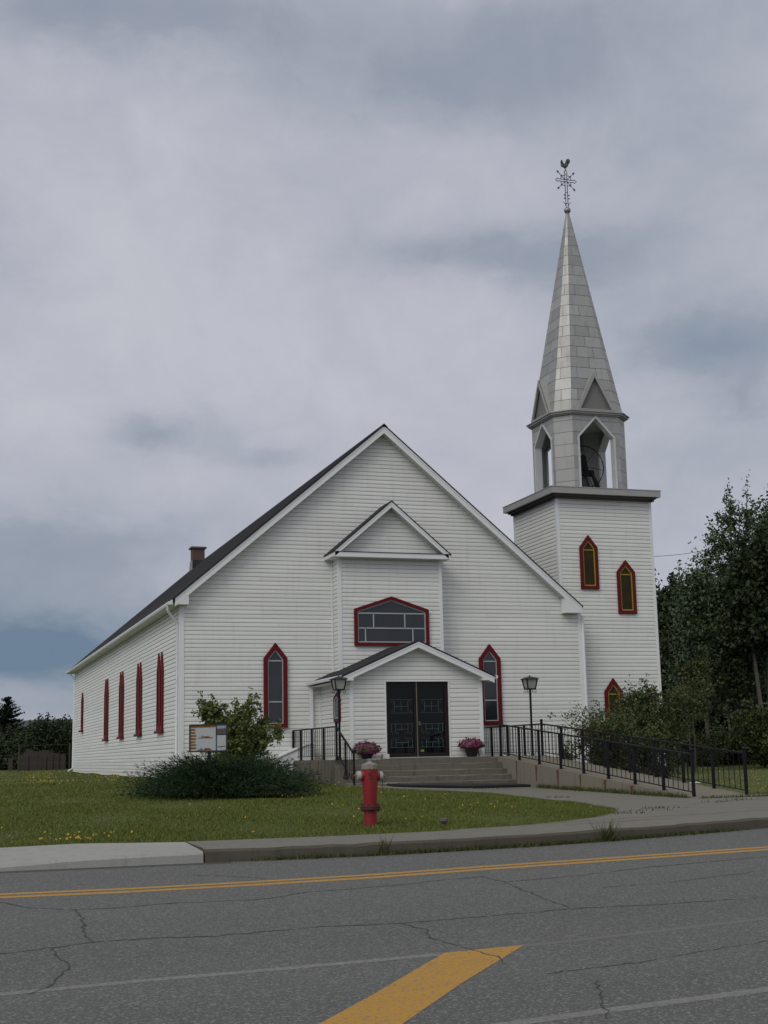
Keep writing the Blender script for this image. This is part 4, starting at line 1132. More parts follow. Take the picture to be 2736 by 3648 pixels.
NP = [35.28, 34.02, 32.76, 31.48, 30.22, 28.95, 27.68, 26.42, 25.2]
for y in NP[1:7]:
    m = MB()
    h = rz(y)-g(15, y); n = 6; ln = h*random.uniform(.45, .9); wd = random.uniform(.10, .2)
    for i in range(n):
        z1, z0 = rz(y)-.02-ln*i/n, rz(y)-.02-ln*(i+1)/n
        w1, w0 = wd*(1-.10*i), wd*(1-.10*(i+1)); o1, o0 = .012*math.sin(i*2.1+y), .012*math.sin((i+1)*2.1+y)
        m.poly([(RX_0-.003, y+o1-w1/2, z1), (RX_0-.003, y+o1+w1/2, z1), (RX_0-.003, y+o0+w0/2, z0), (RX_0-.003, y+o0-w0/2, z0)])
    m.build('rust_stain', M['rust'], rp)

def railing(name, label, pts, posts, H=.875, nb=6, balls=(), cat='railing', plates=True, ball_all=False):
    """pts: list of (x,y,z) path vertices at base level; posts: indices along path as path parameter points (x,y,z)"""
    root = thing(name, label, cat, pts[0])
    for i, (x, y, z) in enumerate(posts):
        top = H+(.06 if i in balls else .0)
        m = MB(); m.box(x-.028, x+.028, y-.028, y+.028, z-.02, z+top)
        if plates: m.box(x-.055, x+.055, y-.055, y+.055, z, z+.012)
        po = m.build('post', M['black'], root)
        if i in balls:
            m = MB(); m.ball((x, y, z+top+.035), .045, 10); m.build('finial', M['black'], po, smooth=True)
    def bar(name_, h, hh, ww):
        m = MB()
        for a, b in zip(pts, pts[1:]):
            A, B_ = Vector(a)+Vector((0, 0, h)), Vector(b)+Vector((0, 0, h))
            d = (B_-A).normalized(); s = d.cross(Vector((0, 0, 1))).normalized()*ww/2; uz = Vector((0, 0, hh/2))
            m.hexa([A-s-uz, A+s-uz, B_+s-uz, B_-s-uz, A-s+uz, A+s+uz, B_+s+uz, B_-s+uz])
        m.build(name_, M['black'], root)
    bar('top_rail', H, .036, .046); bar('bottom_rail', .10, .02, .03)
    for a, b in zip(posts, posts[1:]):
        A, B_ = Vector(a), Vector(b)
        for k in range(1, nb):
            p = A.lerp(B_, k/nb)
            m = MB(); m.box(p.x-.006, p.x+.006, p.y-.006, p.y+.006, p.z+.10, p.z+H-.01)
            m.build('baluster', M['black'], root)
    return root
lx = 10.3
LP = [(lx, y, LZ) for y in (39.78, 38.87, 37.66, 36.43, 35.17)]
r1 = railing('railing', 'short level black railing along the landing, above the rust streaked wall and juniper', [LP[0], LP[-1]], LP, balls=(4,))
zst = lambda y: float(np.interp(y, [33.62, 35.12], [.885, LZ]))
SPs = [(lx, 35.10, LZ), (lx, 34.36, 1.072), (lx, 33.62, .80)]
r2 = thing('handrail', 'steep black handrail sloping down the entrance steps from the landing corner post', 'railing', (lx, 34.3, 1.1))
for y, z0, z1 in ((34.36, 1.068, 2.0), (33.62, .74, 1.72)):
    m = MB(); m.box(lx-.024, lx+.024, y-.024, y+.024, z0, z1)
    if y > 34: m.lathe((lx, y, z0), [(.10, 0), (.06, .05), (.035, .16)], 4)
    po = m.build('post', M['black'], r2)
    if y < 34: m = MB(); m.ball((lx, y, z1+.03), .042, 10); m.build('finial', M['black'], po, smooth=True)
for h, nm, hh, ww in ((.85, 'top_rail', .035, .05), (.13, 'bottom_rail', .016, .028)):
    m = MB(); a, b = Vector((lx, 35.14, LZ+h)), Vector((lx, 33.62, .83+h)); s = Vector((ww/2, 0, 0)); uz = Vector((0, 0, hh/2))
    m.hexa([a-s-uz, a+s-uz, b+s-uz, b-s-uz, a-s+uz, a+s+uz, b+s+uz, b-s+uz]); m.build(nm, M['black'], r2)
for k in range(1, 8):
    if k == 4: continue
    p = Vector((lx, 35.14, LZ)).lerp(Vector((lx, 33.62, .83)), k/8)
    m = MB(); m.box(p.x-.006, p.x+.006, p.y-.006, p.y+.006, p.z+.13, p.z+.84); m.build('baluster', M['black'], r2)
nx_ = 15.10
NPp = [(nx_, y, rz(y)) for y in NP]
railing('railing', 'long sloping black ramp railing beside the steps, its bottom post nearest the road', [NPp[0], NPp[-1]], NPp, balls=(8,))
fx_ = 16.38
FP = [(fx_, y, LZ) for y in (39.78, 38.95, 37.72, 36.5, 35.3)]+[(fx_, y, rz(y)) for y in (34.04, 32.78, 31.52, 30.26, 29.0, 27.74, 26.48, 25.22)]
railing('railing', 'longest black railing on the lawn side of the ramp, starting level at the church wall', [FP[0], FP[4], FP[-1]], FP, balls=(4, 12))

# ------------------------------------------------------------------ lamp posts
def lamp(loc, label):
    t = thing('lamp_post', label, 'lamp post', loc, 'lamp posts flanking the church entrance')
    x, y, z = loc
    m = MB(); m.tube([(x, y, z), (x, y, z+1.86)], .032, 12); m.lathe((x, y, z), [(.06, 0), (.06, .02), (.04, .05), (.03, .12)], 12); m.lathe((x, y, z+1.70), [(.03, 0), (.04, .03), (.03, .06)], 12)
    m.build('post', M['black'], t, smooth=True)
    zb, zt = z+1.86, z+2.14
    b, a = .115, .165
    m = MB(); m.poly([(x-b, y-b, zb+.02), (x+b, y-b, zb+.02), (x+b, y+b, zb+.02), (x-b, y+b, zb+.02)])
    for k in range(4):
        c, s = [(1, 0), (0, 1), (-1, 0), (0, -1)][k]
        Q = lambda u, v, zz: (x+c*u-s*v, y+s*u+c*v, zz)
        m.poly([Q(b-.008, -b, zb+.02), Q(b-.008, b, zb+.02), Q(a-.008, a, zt), Q(a-.008, -a, zt)])
    m.build('glass_panes', M['lampglass'], t, recalc=False)
    m = MB()
    for sx in (-1, 1):
        for sy in (-1, 1): m.tube([(x+sx*b, y+sy*b, zb), (x+sx*a, y+sy*a, zt)], .02, 4)
    m.hexa([(x-b-.01, y-b-.01, zb-.015), (x+b+.01, y-b-.01, zb-.015), (x+b+.01, y+b+.01, zb-.015), (x-b-.01, y+b+.01, zb-.015), (x-b-.014, y-b-.014, zb+.019), (x+b+.014, y-b-.014, zb+.019), (x+b+.014, y+b+.014, zb+.019), (x-b-.014, y+b+.014, zb+.019)])
    for sx, sy in ((1, 0), (-1, 0), (0, 1), (0, -1)):
        pts = [(x+sx*(.10+.052*math.cos(th)*(1-.5*i/14)+.05), y+sy*(.10+.052*math.cos(th)*(1-.5*i/14)+.05), zb-.055+.045*math.sin(th)*(1-.4*i/14)) for i, th in enumerate(np.linspace(math.pi*.6, -math.pi*1.2, 15))]
        m.tube(pts, .007, 6)
    m.build('lantern_frame', M['black'], t)
    m = MB(); e = .205
    base = [(x-e, y-e, zt), (x+e, y-e, zt), (x+e, y+e, zt), (x-e, y+e, zt)]
    m.hexa([(p[0], p[1], zt-.006) for p in base]+[(p[0], p[1], zt+.012) for p in base])
    for k in range(4):
        p, q_ = base[k], base[(k+1) % 4]
        mid = lambda p, f, zz: (x+(p[0]-x)*f, y+(p[1]-y)*f, zz)
        m.poly([(p[0], p[1], zt+.0125), (q_[0], q_[1], zt+.0125), mid(q_, .5, zt+.055), mid(p, .5, zt+.055)]); m.poly([mid(p, .5, zt+.055), mid(q_, .5, zt+.055), mid(q_, .08, zt+.085), mid(p, .08, zt+.085)])
    m.ball((x, y, zt+.092), .022, 6); m.build('lantern_roof', M['iron'], t)
    return t
lamp((10.43, 35.32, LZ), 'black lantern post at the landing corner, in front of the porch wall')
lamp((16.14, 35.45, LZ), 'black lantern post standing inside the ramp railings, against the bare wall')

# ------------------------------------------------------------------ flower pots and small things at the door
def petals(name, c, rx_, rz_, n, parent, mt, size, seed, drop=.5):
    r = np.random.default_rng(seed)
    d = r.normal(size=(n, 3)); d /= np.linalg.norm(d, axis=1)[:, None]
    d[:, 2] = np.where(d[:, 2] < 0, d[:, 2]*drop, d[:, 2])
    rad = r.uniform(.82, 1.06, n)[:, None]*(1+.16*np.sin(d[:, :1]*7+seed)*np.cos(d[:, 1:2]*6))
    P = np.array(c)+d*np.array([rx_, rx_, rz_])*rad
    nn = d+r.normal(0, .35, (n, 3)); nn /= np.linalg.norm(nn, axis=1)[:, None]
    return discs(name, P, nn, size*r.uniform(.7, 1.2, n), mt, parent, r)
def discs(name, P, nn, size, mt, parent, r, k=6):
    n = len(P)
    u = np.cross(nn, r.normal(size=(n, 3))); u /= np.linalg.norm(u, axis=1)[:, None]+1e-9
    v = np.cross(nn, u)
    out = np.zeros((n, k, 3))
    for j in range(k):
        a = 2*math.pi*j/k
        out[:, j] = P+(u*math.cos(a)+v*math.sin(a))*np.asarray(size).reshape(-1, 1)
    return npmesh(name, out.reshape(-1, 3), k, mt, parent)
def flower_pot(c, label, rx_, rz_, seed, prof):
    t = thing('flower_pot', label, 'flower pot', c, 'pots of magenta flowers by the doors')
    m = MB(); m.lathe(c, prof, 20); m.build('pot', M['pot'], t, smooth=True)
    zt = c[2]+prof[-1][1]
    petals('greenery', (c[0], c[1], zt+.05), rx_*.92, rz_*.9, 800, t, M['potgreen'], .028, seed, .45)
    petals('blossoms', (c[0], c[1], zt+.06), rx_, rz_, 330, t, M['petunia'], .032, seed+5, .55)
    return t
flower_pot((11.52, 36.36, LZ), 'dark pot of magenta flowers standing beside the white block', (.385), .235, 3, [(.12, 0), (.13, .02), (.20, .17), (.215, .19), (.20, .19)])
flower_pot((14.66, 36.36, LZ), 'taller dark pot of magenta flowers beside the small white pail', (.36), .20, 11, [(.13, 0), (.14, .02), (.225, .25), (.24, .27), (.22, .27)])
m = MB(); m.box(12.0, 12.19, 36.38, 36.55, LZ+.001, LZ+.125)
bm_ = m.build('doorstop_block', M['whitebox']); tag(bm_, 'small white block on the landing at the foot of the door', 'block')
m = MB(); m.lathe((14.95, 36.42, LZ+.001), [(.062, 0), (.075, .15), (.08, .155), (.072, .155)], 14)
tag(m.build('pail', M['whitebox'], smooth=True), 'small white pail half hidden behind the taller flower pot', 'pail')
m = MB()
pts = [(11.2, 33.2), (11.6, 32.9), (13.2, 33.05), (15.0, 33.15), (15.0, 33.98), (13.0, 34.0), (11.3, 33.98)]
m.prism([(x, y, g(x, y)+.034) for x, y in pts], (0, 0, .06))
tag(m.build('rubber_mat', M['rubber']), 'long black rubber mat on the path below the lowest step', 'mat')

# ------------------------------------------------------------------ fire hydrant
hx_, hy_ = 5.93, 18.6
hz = g(hx_, hy_)-.0
hd = thing('fire_hydrant', 'red fire hydrant with white bonnet and number 5, in the lawn by the kerb', 'fire hydrant', (hx_, hy_, hz))
HC = (hx_, hy_, hz)
m = MB(); m.lathe(HC, [(.095, -.05), (.093, .02), (.092, .27), (.094, .295), (.0935, .31), (.095, .33), (.112, .62), (.117, .70), (.118, .81)], 32); m.build('barrel', M['hyd_red'], hd, smooth=True)
m = MB(); m.lathe(HC, [(.10, .248), (.138, .25), (.14, .262), (.138, .276), (.10, .277)], 32); m.lathe(HC, [(.10, .2785), (.139, .279), (.141, .293), (.132, .309), (.10, .31)], 32)
for k in range(8):
    a = k*math.pi/4+.2; m.lathe((hx_+.122*math.cos(a), hy_+.122*math.sin(a), hz+.225), [(.013, 0), (.013, .105)], 6)
m.build('flange', M['hyd_flange'], hd)
m = MB(); m.lathe(HC, [(.112, .811), (.119, .813), (.119, .858), (.112, .870), (.119, .872), (.106, .885), (.05, .90), (.045, .905)], 8); bo = m.build('bonnet', M['hyd_white'], hd)
m = MB(); m.lathe(HC, [(.045, .904), (.04, .915), (.022, .92), (.022, .955), (.015, .96)], 5); m.build('operating_nut', M['zinc'], bo)
for s, dz in ((-1, .725), (1, .715)):
    m = MB(); m.lathe((hx_, hy_, hz+dz), [(.078, .06), (.078, .115), (.070, .135)], 20, axis=(s, 0, 0)); nz = m.build('nozzle', M['hyd_red'], hd, smooth=True)
    m = MB(); m.lathe((hx_, hy_, hz+dz), [(.064, .136), (.064, .165), (.059, .185), (.042, .192)], 20, axis=(s, 0, 0)); cp = m.build('nozzle_cap', M['hyd_cap'], nz, smooth=True)
    m = MB(); m.lathe((hx_, hy_, hz+dz), [(.020, .193), (.018, .215), (.012, .23)], 5, axis=(s, 0, 0)); m.build('cap_nut', M['hyd_orange'], nz)
m = MB(); m.tube([(hx_+.18, hy_-.02, hz+.66), (hx_+.182, hy_-.03, hz+.55), (hx_+.178, hy_-.03, hz+.49)], .005, 5); m.build('chain', M['hyd_flange'], hd)
# number 5 wrapped on the barrel (facing the road)
def seg5(m, cx, cz, wd, ht, rad, th, ang0):
    P = [(wd/2, ht/2), (-wd/2, ht/2), (-wd/2, .06*ht), (0, .14*ht), (wd*.42, .04*ht), (wd/2, -.18*ht), (wd*.38, -.42*ht), (0, -.5*ht), (-wd*.45, -.40*ht)]
    for (a0, b0), (a1, b1) in zip(P, P[1:]):
        for i in range(4):
            u0, v0, u1, v1 = a0+(a1-a0)*i/4, b0+(b1-b0)*i/4, a0+(a1-a0)*(i+1.12)/4, b0+(b1-b0)*(i+1.12)/4
            d = Vector((u1-u0, v1-v0)); 
            if d.length < 1e-6: continue
            d.normalize(); n_ = Vector((-d.y, d.x))*th/2
            q = []
            for (u, v) in ((u0+n_.x, v0+n_.y), (u0-n_.x, v0-n_.y), (u1-n_.x, v1-n_.y), (u1+n_.x, v1+n_.y)):
                an = ang0+(u)/rad
                q.append((hx_+rad*math.cos(an), hy_+rad*math.sin(an), hz+cz+v))
            m.poly(q)
m = MB(); seg5(m, 0, .712, .046, .082, .1205, .013, -math.pi/2-.21+.02); m.build('number_five', M['text_black'], hd, recalc=False)
m = MB(); m.box(6.93, 7.01, 18.42, 18.50, g(7, 18.4), g(7, 18.4)+.06); m.lathe((6.97, 18.43, g(7, 18.4)+.05), [(.05, 0), (.062, .02), (.055, .05), (.02, .062)], 9)
tag(m.build('valve_cap', M['chimcap']), 'small rusty valve cap sticking out of the grass near the hydrant', 'valve cap')

# ------------------------------------------------------------------ notice board
SCx, SCy, SCz = 5.87, 30.2, 2.088
ux = Vector((math.cos(R(17.8)), -math.sin(R(17.8)), -.006+.012)); uz = Vector((0, 0, 1)); un = Vector((-math.sin(R(17.8)), -math.cos(R(17.8)), 0))
sg = thing('notice_board', 'black framed parish notice board listing weekdays, on a post rising from the juniper', 'notice board', (SCx, SCy, .85))
BO = Vector((SCx, SCy, SCz))
def SB(u, v, d=0): return BO+ux*u+uz*v+un*d
m = MB(); hw_, hh_ = .425, .305
rect = [(-hw_, -hh_), (hw_, -hh_), (hw_, hh_), (-hw_, hh_)]
ring(m, rect, inset(rect, .028), SB, -.03, .03)
dv = .178
m.hexa([SB(dv-.009, -hh_+.027, -.02), SB(dv+.009, -hh_+.027, -.02), SB(dv+.009, hh_-.027, -.02), SB(dv-.009, hh_-.027, -.02), SB(dv-.009, -hh_+.027, .022), SB(dv+.009, -hh_+.027, .022), SB(dv+.009, hh_-.027, .022), SB(dv-.009, hh_-.027, .022)])
m.build('frame', M['board_frame'], sg)
m = MB(); m.hexa([SB(*p, -.025) for p in inset(rect, .026)]+[SB(*p, .008) for p in inset(rect, .026)]); m.build('panel', M['board'], sg)
m = MB(); m.hexa([SB(u, v, .009) for u, v in ((.19, .075), (.396, .075), (.396, .275), (.19, .275))]+[SB(u, v, .012) for u, v in ((.19, .075), (.396, .075), (.396, .275), (.19, .275))])
ph = m.build('photo_print', M['photo'], sg)
# give the print its own height coordinate in object space
for vt in ph.data.vertices: vt.co.z -= SCz-.26
ph.location.z += SCz-.26
m = MB()
def tagr(u0, u1, v0, v1, mi=0, d=.013): m.hexa([SB(u0, v0, .0085), SB(u1, v0, .0085), SB(u1, v1, .0085), SB(u0, v1, .0085), SB(u0, v0, d), SB(u1, v0, d), SB(u1, v1, d), SB(u0, v1, d)], mi)
tagr(-.392, .164, .232, .272)
days = ['DIM', 'LUN', 'MAR', 'MER', 'JEU', 'VEN', 'SAM']
for i, d_ in enumerate(days):
    v0 = .165-i*.0675
    tagr(-.392, -.392+.105+.02*(i in (2, 3, 5, 6)), v0, v0+.044)
tagr(-.10, .03, .017, .040); tagr(-.085, .045, -.252, -.220)
m.build('orange_label', M['tag'], sg)
m = MB(); tagr(-.215, .095, -.004, .010); tagr(-.245, .085, -.268, -.255); tagr(.19, .396, .058, .074); m.hexa([SB(.21, -.213, .0085), SB(.38, -.196, .0085), SB(.38, -.180, .0085), SB(.21, -.197, .0085), SB(.21, -.213, .013), SB(.38, -.196, .013), SB(.38, -.180, .013), SB(.21, -.197, .013)])
m.build('black_strip', M['text_black'], sg)
for i, d_ in enumerate(days): text('lettering', d_, .05, SB(-.388, .170-i*.0675), ux, uz, M['text_brown'], sg, off=.0145, sx=.95)
text('lettering', 'HORAIRE DES MESSES', .046, SB(-.386, .237), ux, uz, M['text_brown'], sg, off=.0145, sx=1.0)
text('lettering', '19', .06, SB(-.17, .014), ux, uz, M['text_brown'], sg, off=.0145)
text('lettering', 'HEURES', .026, SB(-.098, .019), ux, uz, M['text_brown'], sg, off=.0145, sx=1.05)
text('lettering', '16', .06, SB(-.195, -.250), ux, uz, M['text_brown'], sg, off=.0145)
text('lettering', 'HEURES', .028, SB(-.082, -.247), ux, uz, M['text_brown'], sg, off=.0145, sx=.95)
m = MB(); a = SB(.02, -hh_, -.02)
m.box(a.x-.032, a.x+.032, a.y-.02, a.y+.02, .75, a.z+.02); m.build('post', M['board_frame'], sg)
m = MB(); m.tube([SB(-.18, -hh_, -.01), SB(-.02, -hh_-.22, -.02)], .009, 6); m.build('brace', M['board_frame'], sg)

# ------------------------------------------------------------------ vegetation builders
def leafquads(P, size, r, aspect=.55, up=None, bias=.0):
    n = len(P)
    a = r.normal(size=(n, 3))
    if up is not None: a = a*(1-bias)+np.asarray(up)*bias
    a /= np.linalg.norm(a, axis=1)[:, None]+1e-9
    b = np.cross(a, r.normal(size=(n, 3))); b /= np.linalg.norm(b, axis=1)[:, None]+1e-9
    s = (size*r.uniform(.6, 1.35, n))[:, None]
    a, b = a*s*.5, b*s*.5*aspect
    return np.stack([P-a, P+b*.9-a*.1, P+a, P-b*.9-a*.1], 1).reshape(-1, 3)
def limbs(r, H, crown_r, n, t0=.2, t1=.97, up=.5, wig=.12):
    """list of (points) limb polylines from the trunk"""
    out = []
    for i in range(n):
        t = t0+(t1-t0)*((i+r.uniform(0, 1))/n)
        az_ = i*2.4+r.uniform(-.4, .4)
        L = crown_r(t)*r.uniform(.65, 1.1)
        p = np.array([0, 0, H*t*.93]); d = np.array([math.cos(az_), math.sin(az_), up*r.uniform(.5, 1.5)])
        pts = [p.copy()]
        for k in range(5):
            d = d+r.normal(0, wig, 3); d[2] += .05
            p = p+d/np.linalg.norm(d)*L/5; pts.append(p.copy())
        out.append(np.array(pts))
    return out
def broadleaf(name, label, cat, seed, H, crown_r, nl, per, leaf, mt, bark, tr, group=None, t0=.2, up=.5, clump=.28, loc=(0, 0, 0), trunk_bend=.25, stems=1, t1=.97, spec=None):
    if spec: stems = len(spec)
    r = np.random.default_rng(seed)
    t = thing(name, label, cat, (0, 0, 0), group)
    m = MB(); P = []
    for s_ in range(stems):
        off = np.array([r.normal(0, .18), r.normal(0, .18), 0]) if stems > 1 else np.zeros(3)
        lean = r.normal(0, trunk_bend, 2)
        hh = H*(1 if s_ == 0 else r.uniform(.72, .97))
        if spec:
            lean = np.array(spec[s_][:2])-off[:2]*.5; hh = spec[s_][2]
        tp = [np.array([off[0]+lean[0]*(q**1.5)+.04*math.sin(q*9+s_), off[1]+lean[1]*(q**1.5), hh*q*.97]) for q in np.linspace(0, 1, 9)]
        m.tube([(*p[:2], p[2]-(.2 if k == 0 else 0)) for k, p in enumerate(tp)], [tr*(1-.9*q) + .006 for q in np.linspace(0, 1, 9)], 8, cap=False)
        for L in limbs(r, hh, crown_r, nl//stems, t0, t1, up):
            q = L[0][2]/(hh*.97); base = np.array([np.interp(q, np.linspace(0, 1, 9), [p[k] for p in tp]) for k in (0, 1)])
            L[:, :2] += base
            m.tube([tuple(p) for p in L], [tr*.38*(1-q)*(1-.8*k/5)+.006 for k in range(6)], 5, cap=False)
            k = r.integers(2, 6, per); f = r.uniform(0, 1, per)
            c = L[np.clip(k-1, 0, 5)]*(1-f[:, None])+L[np.clip(k, 0, 5)]*f[:, None]
            # leaves gather on short shoots
            ns = max(per//16, 2); sh = c[r.integers(0, per, ns)]+r.normal(0, clump*.75, (ns, 3))
            P.append(sh[r.integers(0, ns, per)]+r.normal(0, clump*.38, (per, 3)))
        top = tp[-1]+np.array([0, 0, .02*H])
        P.append(top+r.normal(0, 1, (per//3, 3))*np.array([.10, .10, .35])*clump/.28)
    m.build('trunk', bark, t, smooth=True)
    P = np.concatenate(P); P = P[P[:, 2] > .05]
    npmesh('crown', leafquads(P, leaf, r, .7), 4, mt, t)
    t.location = loc
    return t
def spruce(name, label, seed, H, rad, mt, group=None, loc=(0, 0, 0), dens=26, base=.04, pow_=.85):
    r = np.random.default_rng(seed)
    t = thing(name, label, 'tree', (0, 0, 0), group)
    m = MB(); m.tube([(0, 0, -.2), (0, 0, H*.5), (0, 0, H*.97)], [.022*H, .013*H, .004*H], 7, cap=False); Q = []
    NB = int(H*dens)
    for i in range(NB):
        q = base+(.985-base)*((i+r.uniform(0, 1))/NB); z = H*q
        L0 = rad*(1-q)**pow_*(1+.22*math.sin(q*23+seed))+.07
        az_ = r.uniform(0, 2*math.pi); L = L0*r.uniform(.55, 1.15); tilt = .55*(q-.35)+r.normal(0, .10)
        d = np.array([math.cos(az_), math.sin(az_), tilt]); d /= np.linalg.norm(d)
        n = max(int(L/.11), 4); f = np.linspace(.05, 1, n)
        c = np.array([0, 0, z])+np.outer(f*L, d); c[:, 2] -= .12*(f*L)**1.5*(1-q); c[:, 2] += .10*L*f**3
        if i % 3 == 0: m.tube([(0, 0, z), tuple(c[n//2]), tuple(c[-1])], [.012*(1-q)+.004, .008*(1-q)+.003, .003], 4, cap=False)
        for s_ in (-1, 1, -1, 1, 0, 0):
            side = np.array([-d[1], d[0], 0])*s_
            ln = (np.minimum(.12+.30*(1-f), .42)*L*.42+.07)*r.uniform(.6, 1.3, n)
            dirv = d*.8+side*.75+np.array([0, 0, r.uniform(-.45, .3)])+r.normal(0, .22, (n, 3)); dirv /= np.linalg.norm(dirv, axis=1)[:, None]
            wv = np.cross(dirv, r.normal(size=(n, 3))); wv /= np.linalg.norm(wv, axis=1)[:, None]
            e = c+dirv*ln[:, None]; w_ = wv*.055
            Q.append(np.stack([c-w_*.4, c+(e-c)*.45+w_, e, c+(e-c)*.45-w_], 1).reshape(-1, 3))
    m.build('trunk', M['bark'], t, smooth=True)
    npmesh('crown', np.concatenate(Q), 4, mt, t)
    t.location = loc
    return t
def at(f, xd, dz=0):
    x, y = pol(f, xd); return (x, y, g(x, y)+dz)

# ------------------------------------------------------------------ trees beyond the ramp
asp = lambda t: 3.1*min(1, max(1.03-t, .03)/.45)**.8*min(1, .55+t)+.25
a1 = broadleaf('aspen', 'tallest aspen rising clear of the dark trees into the sky', 'tree', 21, 13.3, lambda t: asp(t)*.66, 128, 150, .17, M['aspen'], M['bark_pale'], .15, 'trees beyond the ramp', t0=.22, up=.7, clump=.30, loc=at(66, 1588, -.1), t1=.99,
               spec=[(0, 0, 13.2), (.95, -.3, 13.3), (-.85, .3, 11.6), (1.9, -.6, 12.3)])
a2 = broadleaf('aspen', 'pale trunked aspen cut by the frame edge, next to the tallest one', 'tree', 33, 12.4, lambda t: asp(t)*.8, 60, 190, .17, M['aspen'], M['bark_pale'], .16, 'trees beyond the ramp', t0=.30, up=.75, clump=.34, loc=at(62, 1672, -.1))
a3 = broadleaf('aspen', 'shorter leaning aspen on the tower side of the tallest aspen', 'tree', 45, 9.6, lambda t: asp(t)*.72, 56, 210, .17, M['aspen'], M['bark_pale'], .12, 'trees beyond the ramp', t0=.25, up=.7, clump=.4, loc=at(65, 1508, -.1), trunk_bend=.5)
dup(a2, at(68, 1722, -.1), 1.9, 1.0, 'aspen standing farthest along beyond the frame edge')
dk = broadleaf('alder', 'dense dark alder behind the tower bush', 'tree', 52, 6.0, lambda t: 2.2*math.sin(min(max(t, .02), .98)*math.pi)**.6+.3, 80, 300, .20, M['dark_leaf'], M['bark'], .12, 'trees beyond the ramp', t0=.08, up=.35, clump=.45, loc=at(70, 1450, -.1))
for f_, xd, rz_, sc_, lb in ((73, 1503, 1.1, 1.32, 'dark alder between the spruce tops and the leaning aspen'), (76, 1560, 2.0, 1.25, 'dark alder filling the gap under the leaning aspen'), (78, 1610, 3.1, 1.3, 'dark alder low behind the aspen trunks'),
                         (74, 1408, 4.0, 1.42, 'dark alder half hidden by the church tower'), (80, 1680, 5.0, 1.35, 'dark alder at the frame edge behind pale trunks'), (82, 1530, .4, 1.3, 'dark alder deepest in the wood'), (68, 1520, 2.9, .8, 'low dark alder in front of the wood'), (72, 1455, 2.4, 1.38, 'tall dark alder closing the gap beside the tower wall')):
    dup(dk, at(f_, xd, -.2), rz_, sc_, lb)
s1 = spruce('spruce', 'dark spruce with bare pointed top next to the tower edge', 61, 10.0, 2.0, M['spruce'], 'trees beyond the ramp', at(75, 1452, -.1))
for f_, xd, rz_, sc_, lb in ((76, 1466, 2.0, 1.0, 'taller pointed spruce in the middle of the spruce group'), (74, 1430, 4.1, .90, 'short spruce nearest the tower edge'), (72, 1485, 1.2, .98, 'slim spruce against the leaning aspen'), (84, 1580, .7, 1.2, 'spruce hidden deep behind the aspens')):
    dup(s1, at(f_, xd, -.2), rz_, sc_, lb)
sap = broadleaf('sapling', 'thin pale stemmed sapling in front of the dark wood', 'tree', 71, 6.2, lambda t: 1.0*math.sin(min(max(t, .05), .95)*math.pi)+.15, 22, 120, .2, M['dark_leaf'], M['bark_pale'], .06, 'saplings at the wood edge', t0=.35, up=.7, clump=.3, loc=at(60, 1556, -.1), trunk_bend=.5)
dup(sap, at(61.5, 1580, -.1), 2.2, .95, 'second thin sapling, closer to the aspens')
pl = broadleaf('pale_trunk_tree', 'slim pale trunk rising out of the yellow bush at the frame edge', 'tree', 75, 9.5, lambda t: 1.5*math.sin(min(max(t, .05), .95)*math.pi)+.2, 30, 200, .24, M['dark_leaf'], M['bark_pale'], .13, 'trees beyond the ramp', t0=.5, up=.7, clump=.4, loc=at(60, 1628, -.1), trunk_bend=.35)
dup(pl, at(61, 1645, -.1), 1.4, 1.05, 'slim pale trunk, middle of the close set trio at the frame edge')
dup(pl, at(59, 1655, -.1), 3.9, 1.1, 'palest trunk standing right at the frame edge')
# scrub bank under the trees
m = MB()
bxs = np.linspace(0, 1, 40)
prev = None
for q in bxs:
    x0_, y0_ = pol(63, 1405+q*420); x1_, y1_ = pol(84, 1405+q*420)
    c = [(x0_, y0_, g(x0_, y0_)-.1), (x0_*.9+x1_*.1, y0_*.9+y1_*.1, g(x0_, y0_)+.5+.15*math.sin(q*31)), (x0_*.6+x1_*.4, y0_*.6+y1_*.4, g(x0_, y0_)+1.7+.3*math.sin(q*17)), (x1_, y1_, g(x1_, y1_)+1.8+.3*math.sin(q*13))]
    if prev:
        for k in range(3): m.poly([prev[k], c[k], c[k+1], prev[k+1]])
    prev = c
kind(m.build('bank', M['floor_dark'], smooth=True), 'structure')
# flowering bushes
bs = broadleaf('bush', 'rounded bush with yellow flecks just past the church tower', 'bush', 81, 1.1, lambda t: .95*math.sqrt(max(1-(t*.95)**2, .05)), 48, 150, .09, M['bush'], M['bark'], .03, 'yellow flecked bushes along the lawn', t0=.03, up=.6, clump=.22, loc=at(56, 1462), stems=4, trunk_bend=.5)
for f_, xd, rz_, sc_, lb in ((57, 1536, 2.0, (1.35, 1.2, 1.12), 'broad middle bush below the thin sapling'), (55, 1500, 4.0, (.9, .9, .6), 'low bush between the tower bush and the middle bush'), (52, 1640, 1.0, (1.7, 1.6, 1.75), 'largest yellow flecked bush at the frame edge'), (58, 1580, 5.2, (1.2, 1.0, .8), 'low bush behind the end post of the ramp railing'), (54, 1690, 3.0, (1.3, 1.3, 1.3), 'bush beyond the largest yellow flecked bush')):
    dup(bs, at(f_, xd, -.02), rz_, sc_, lb)
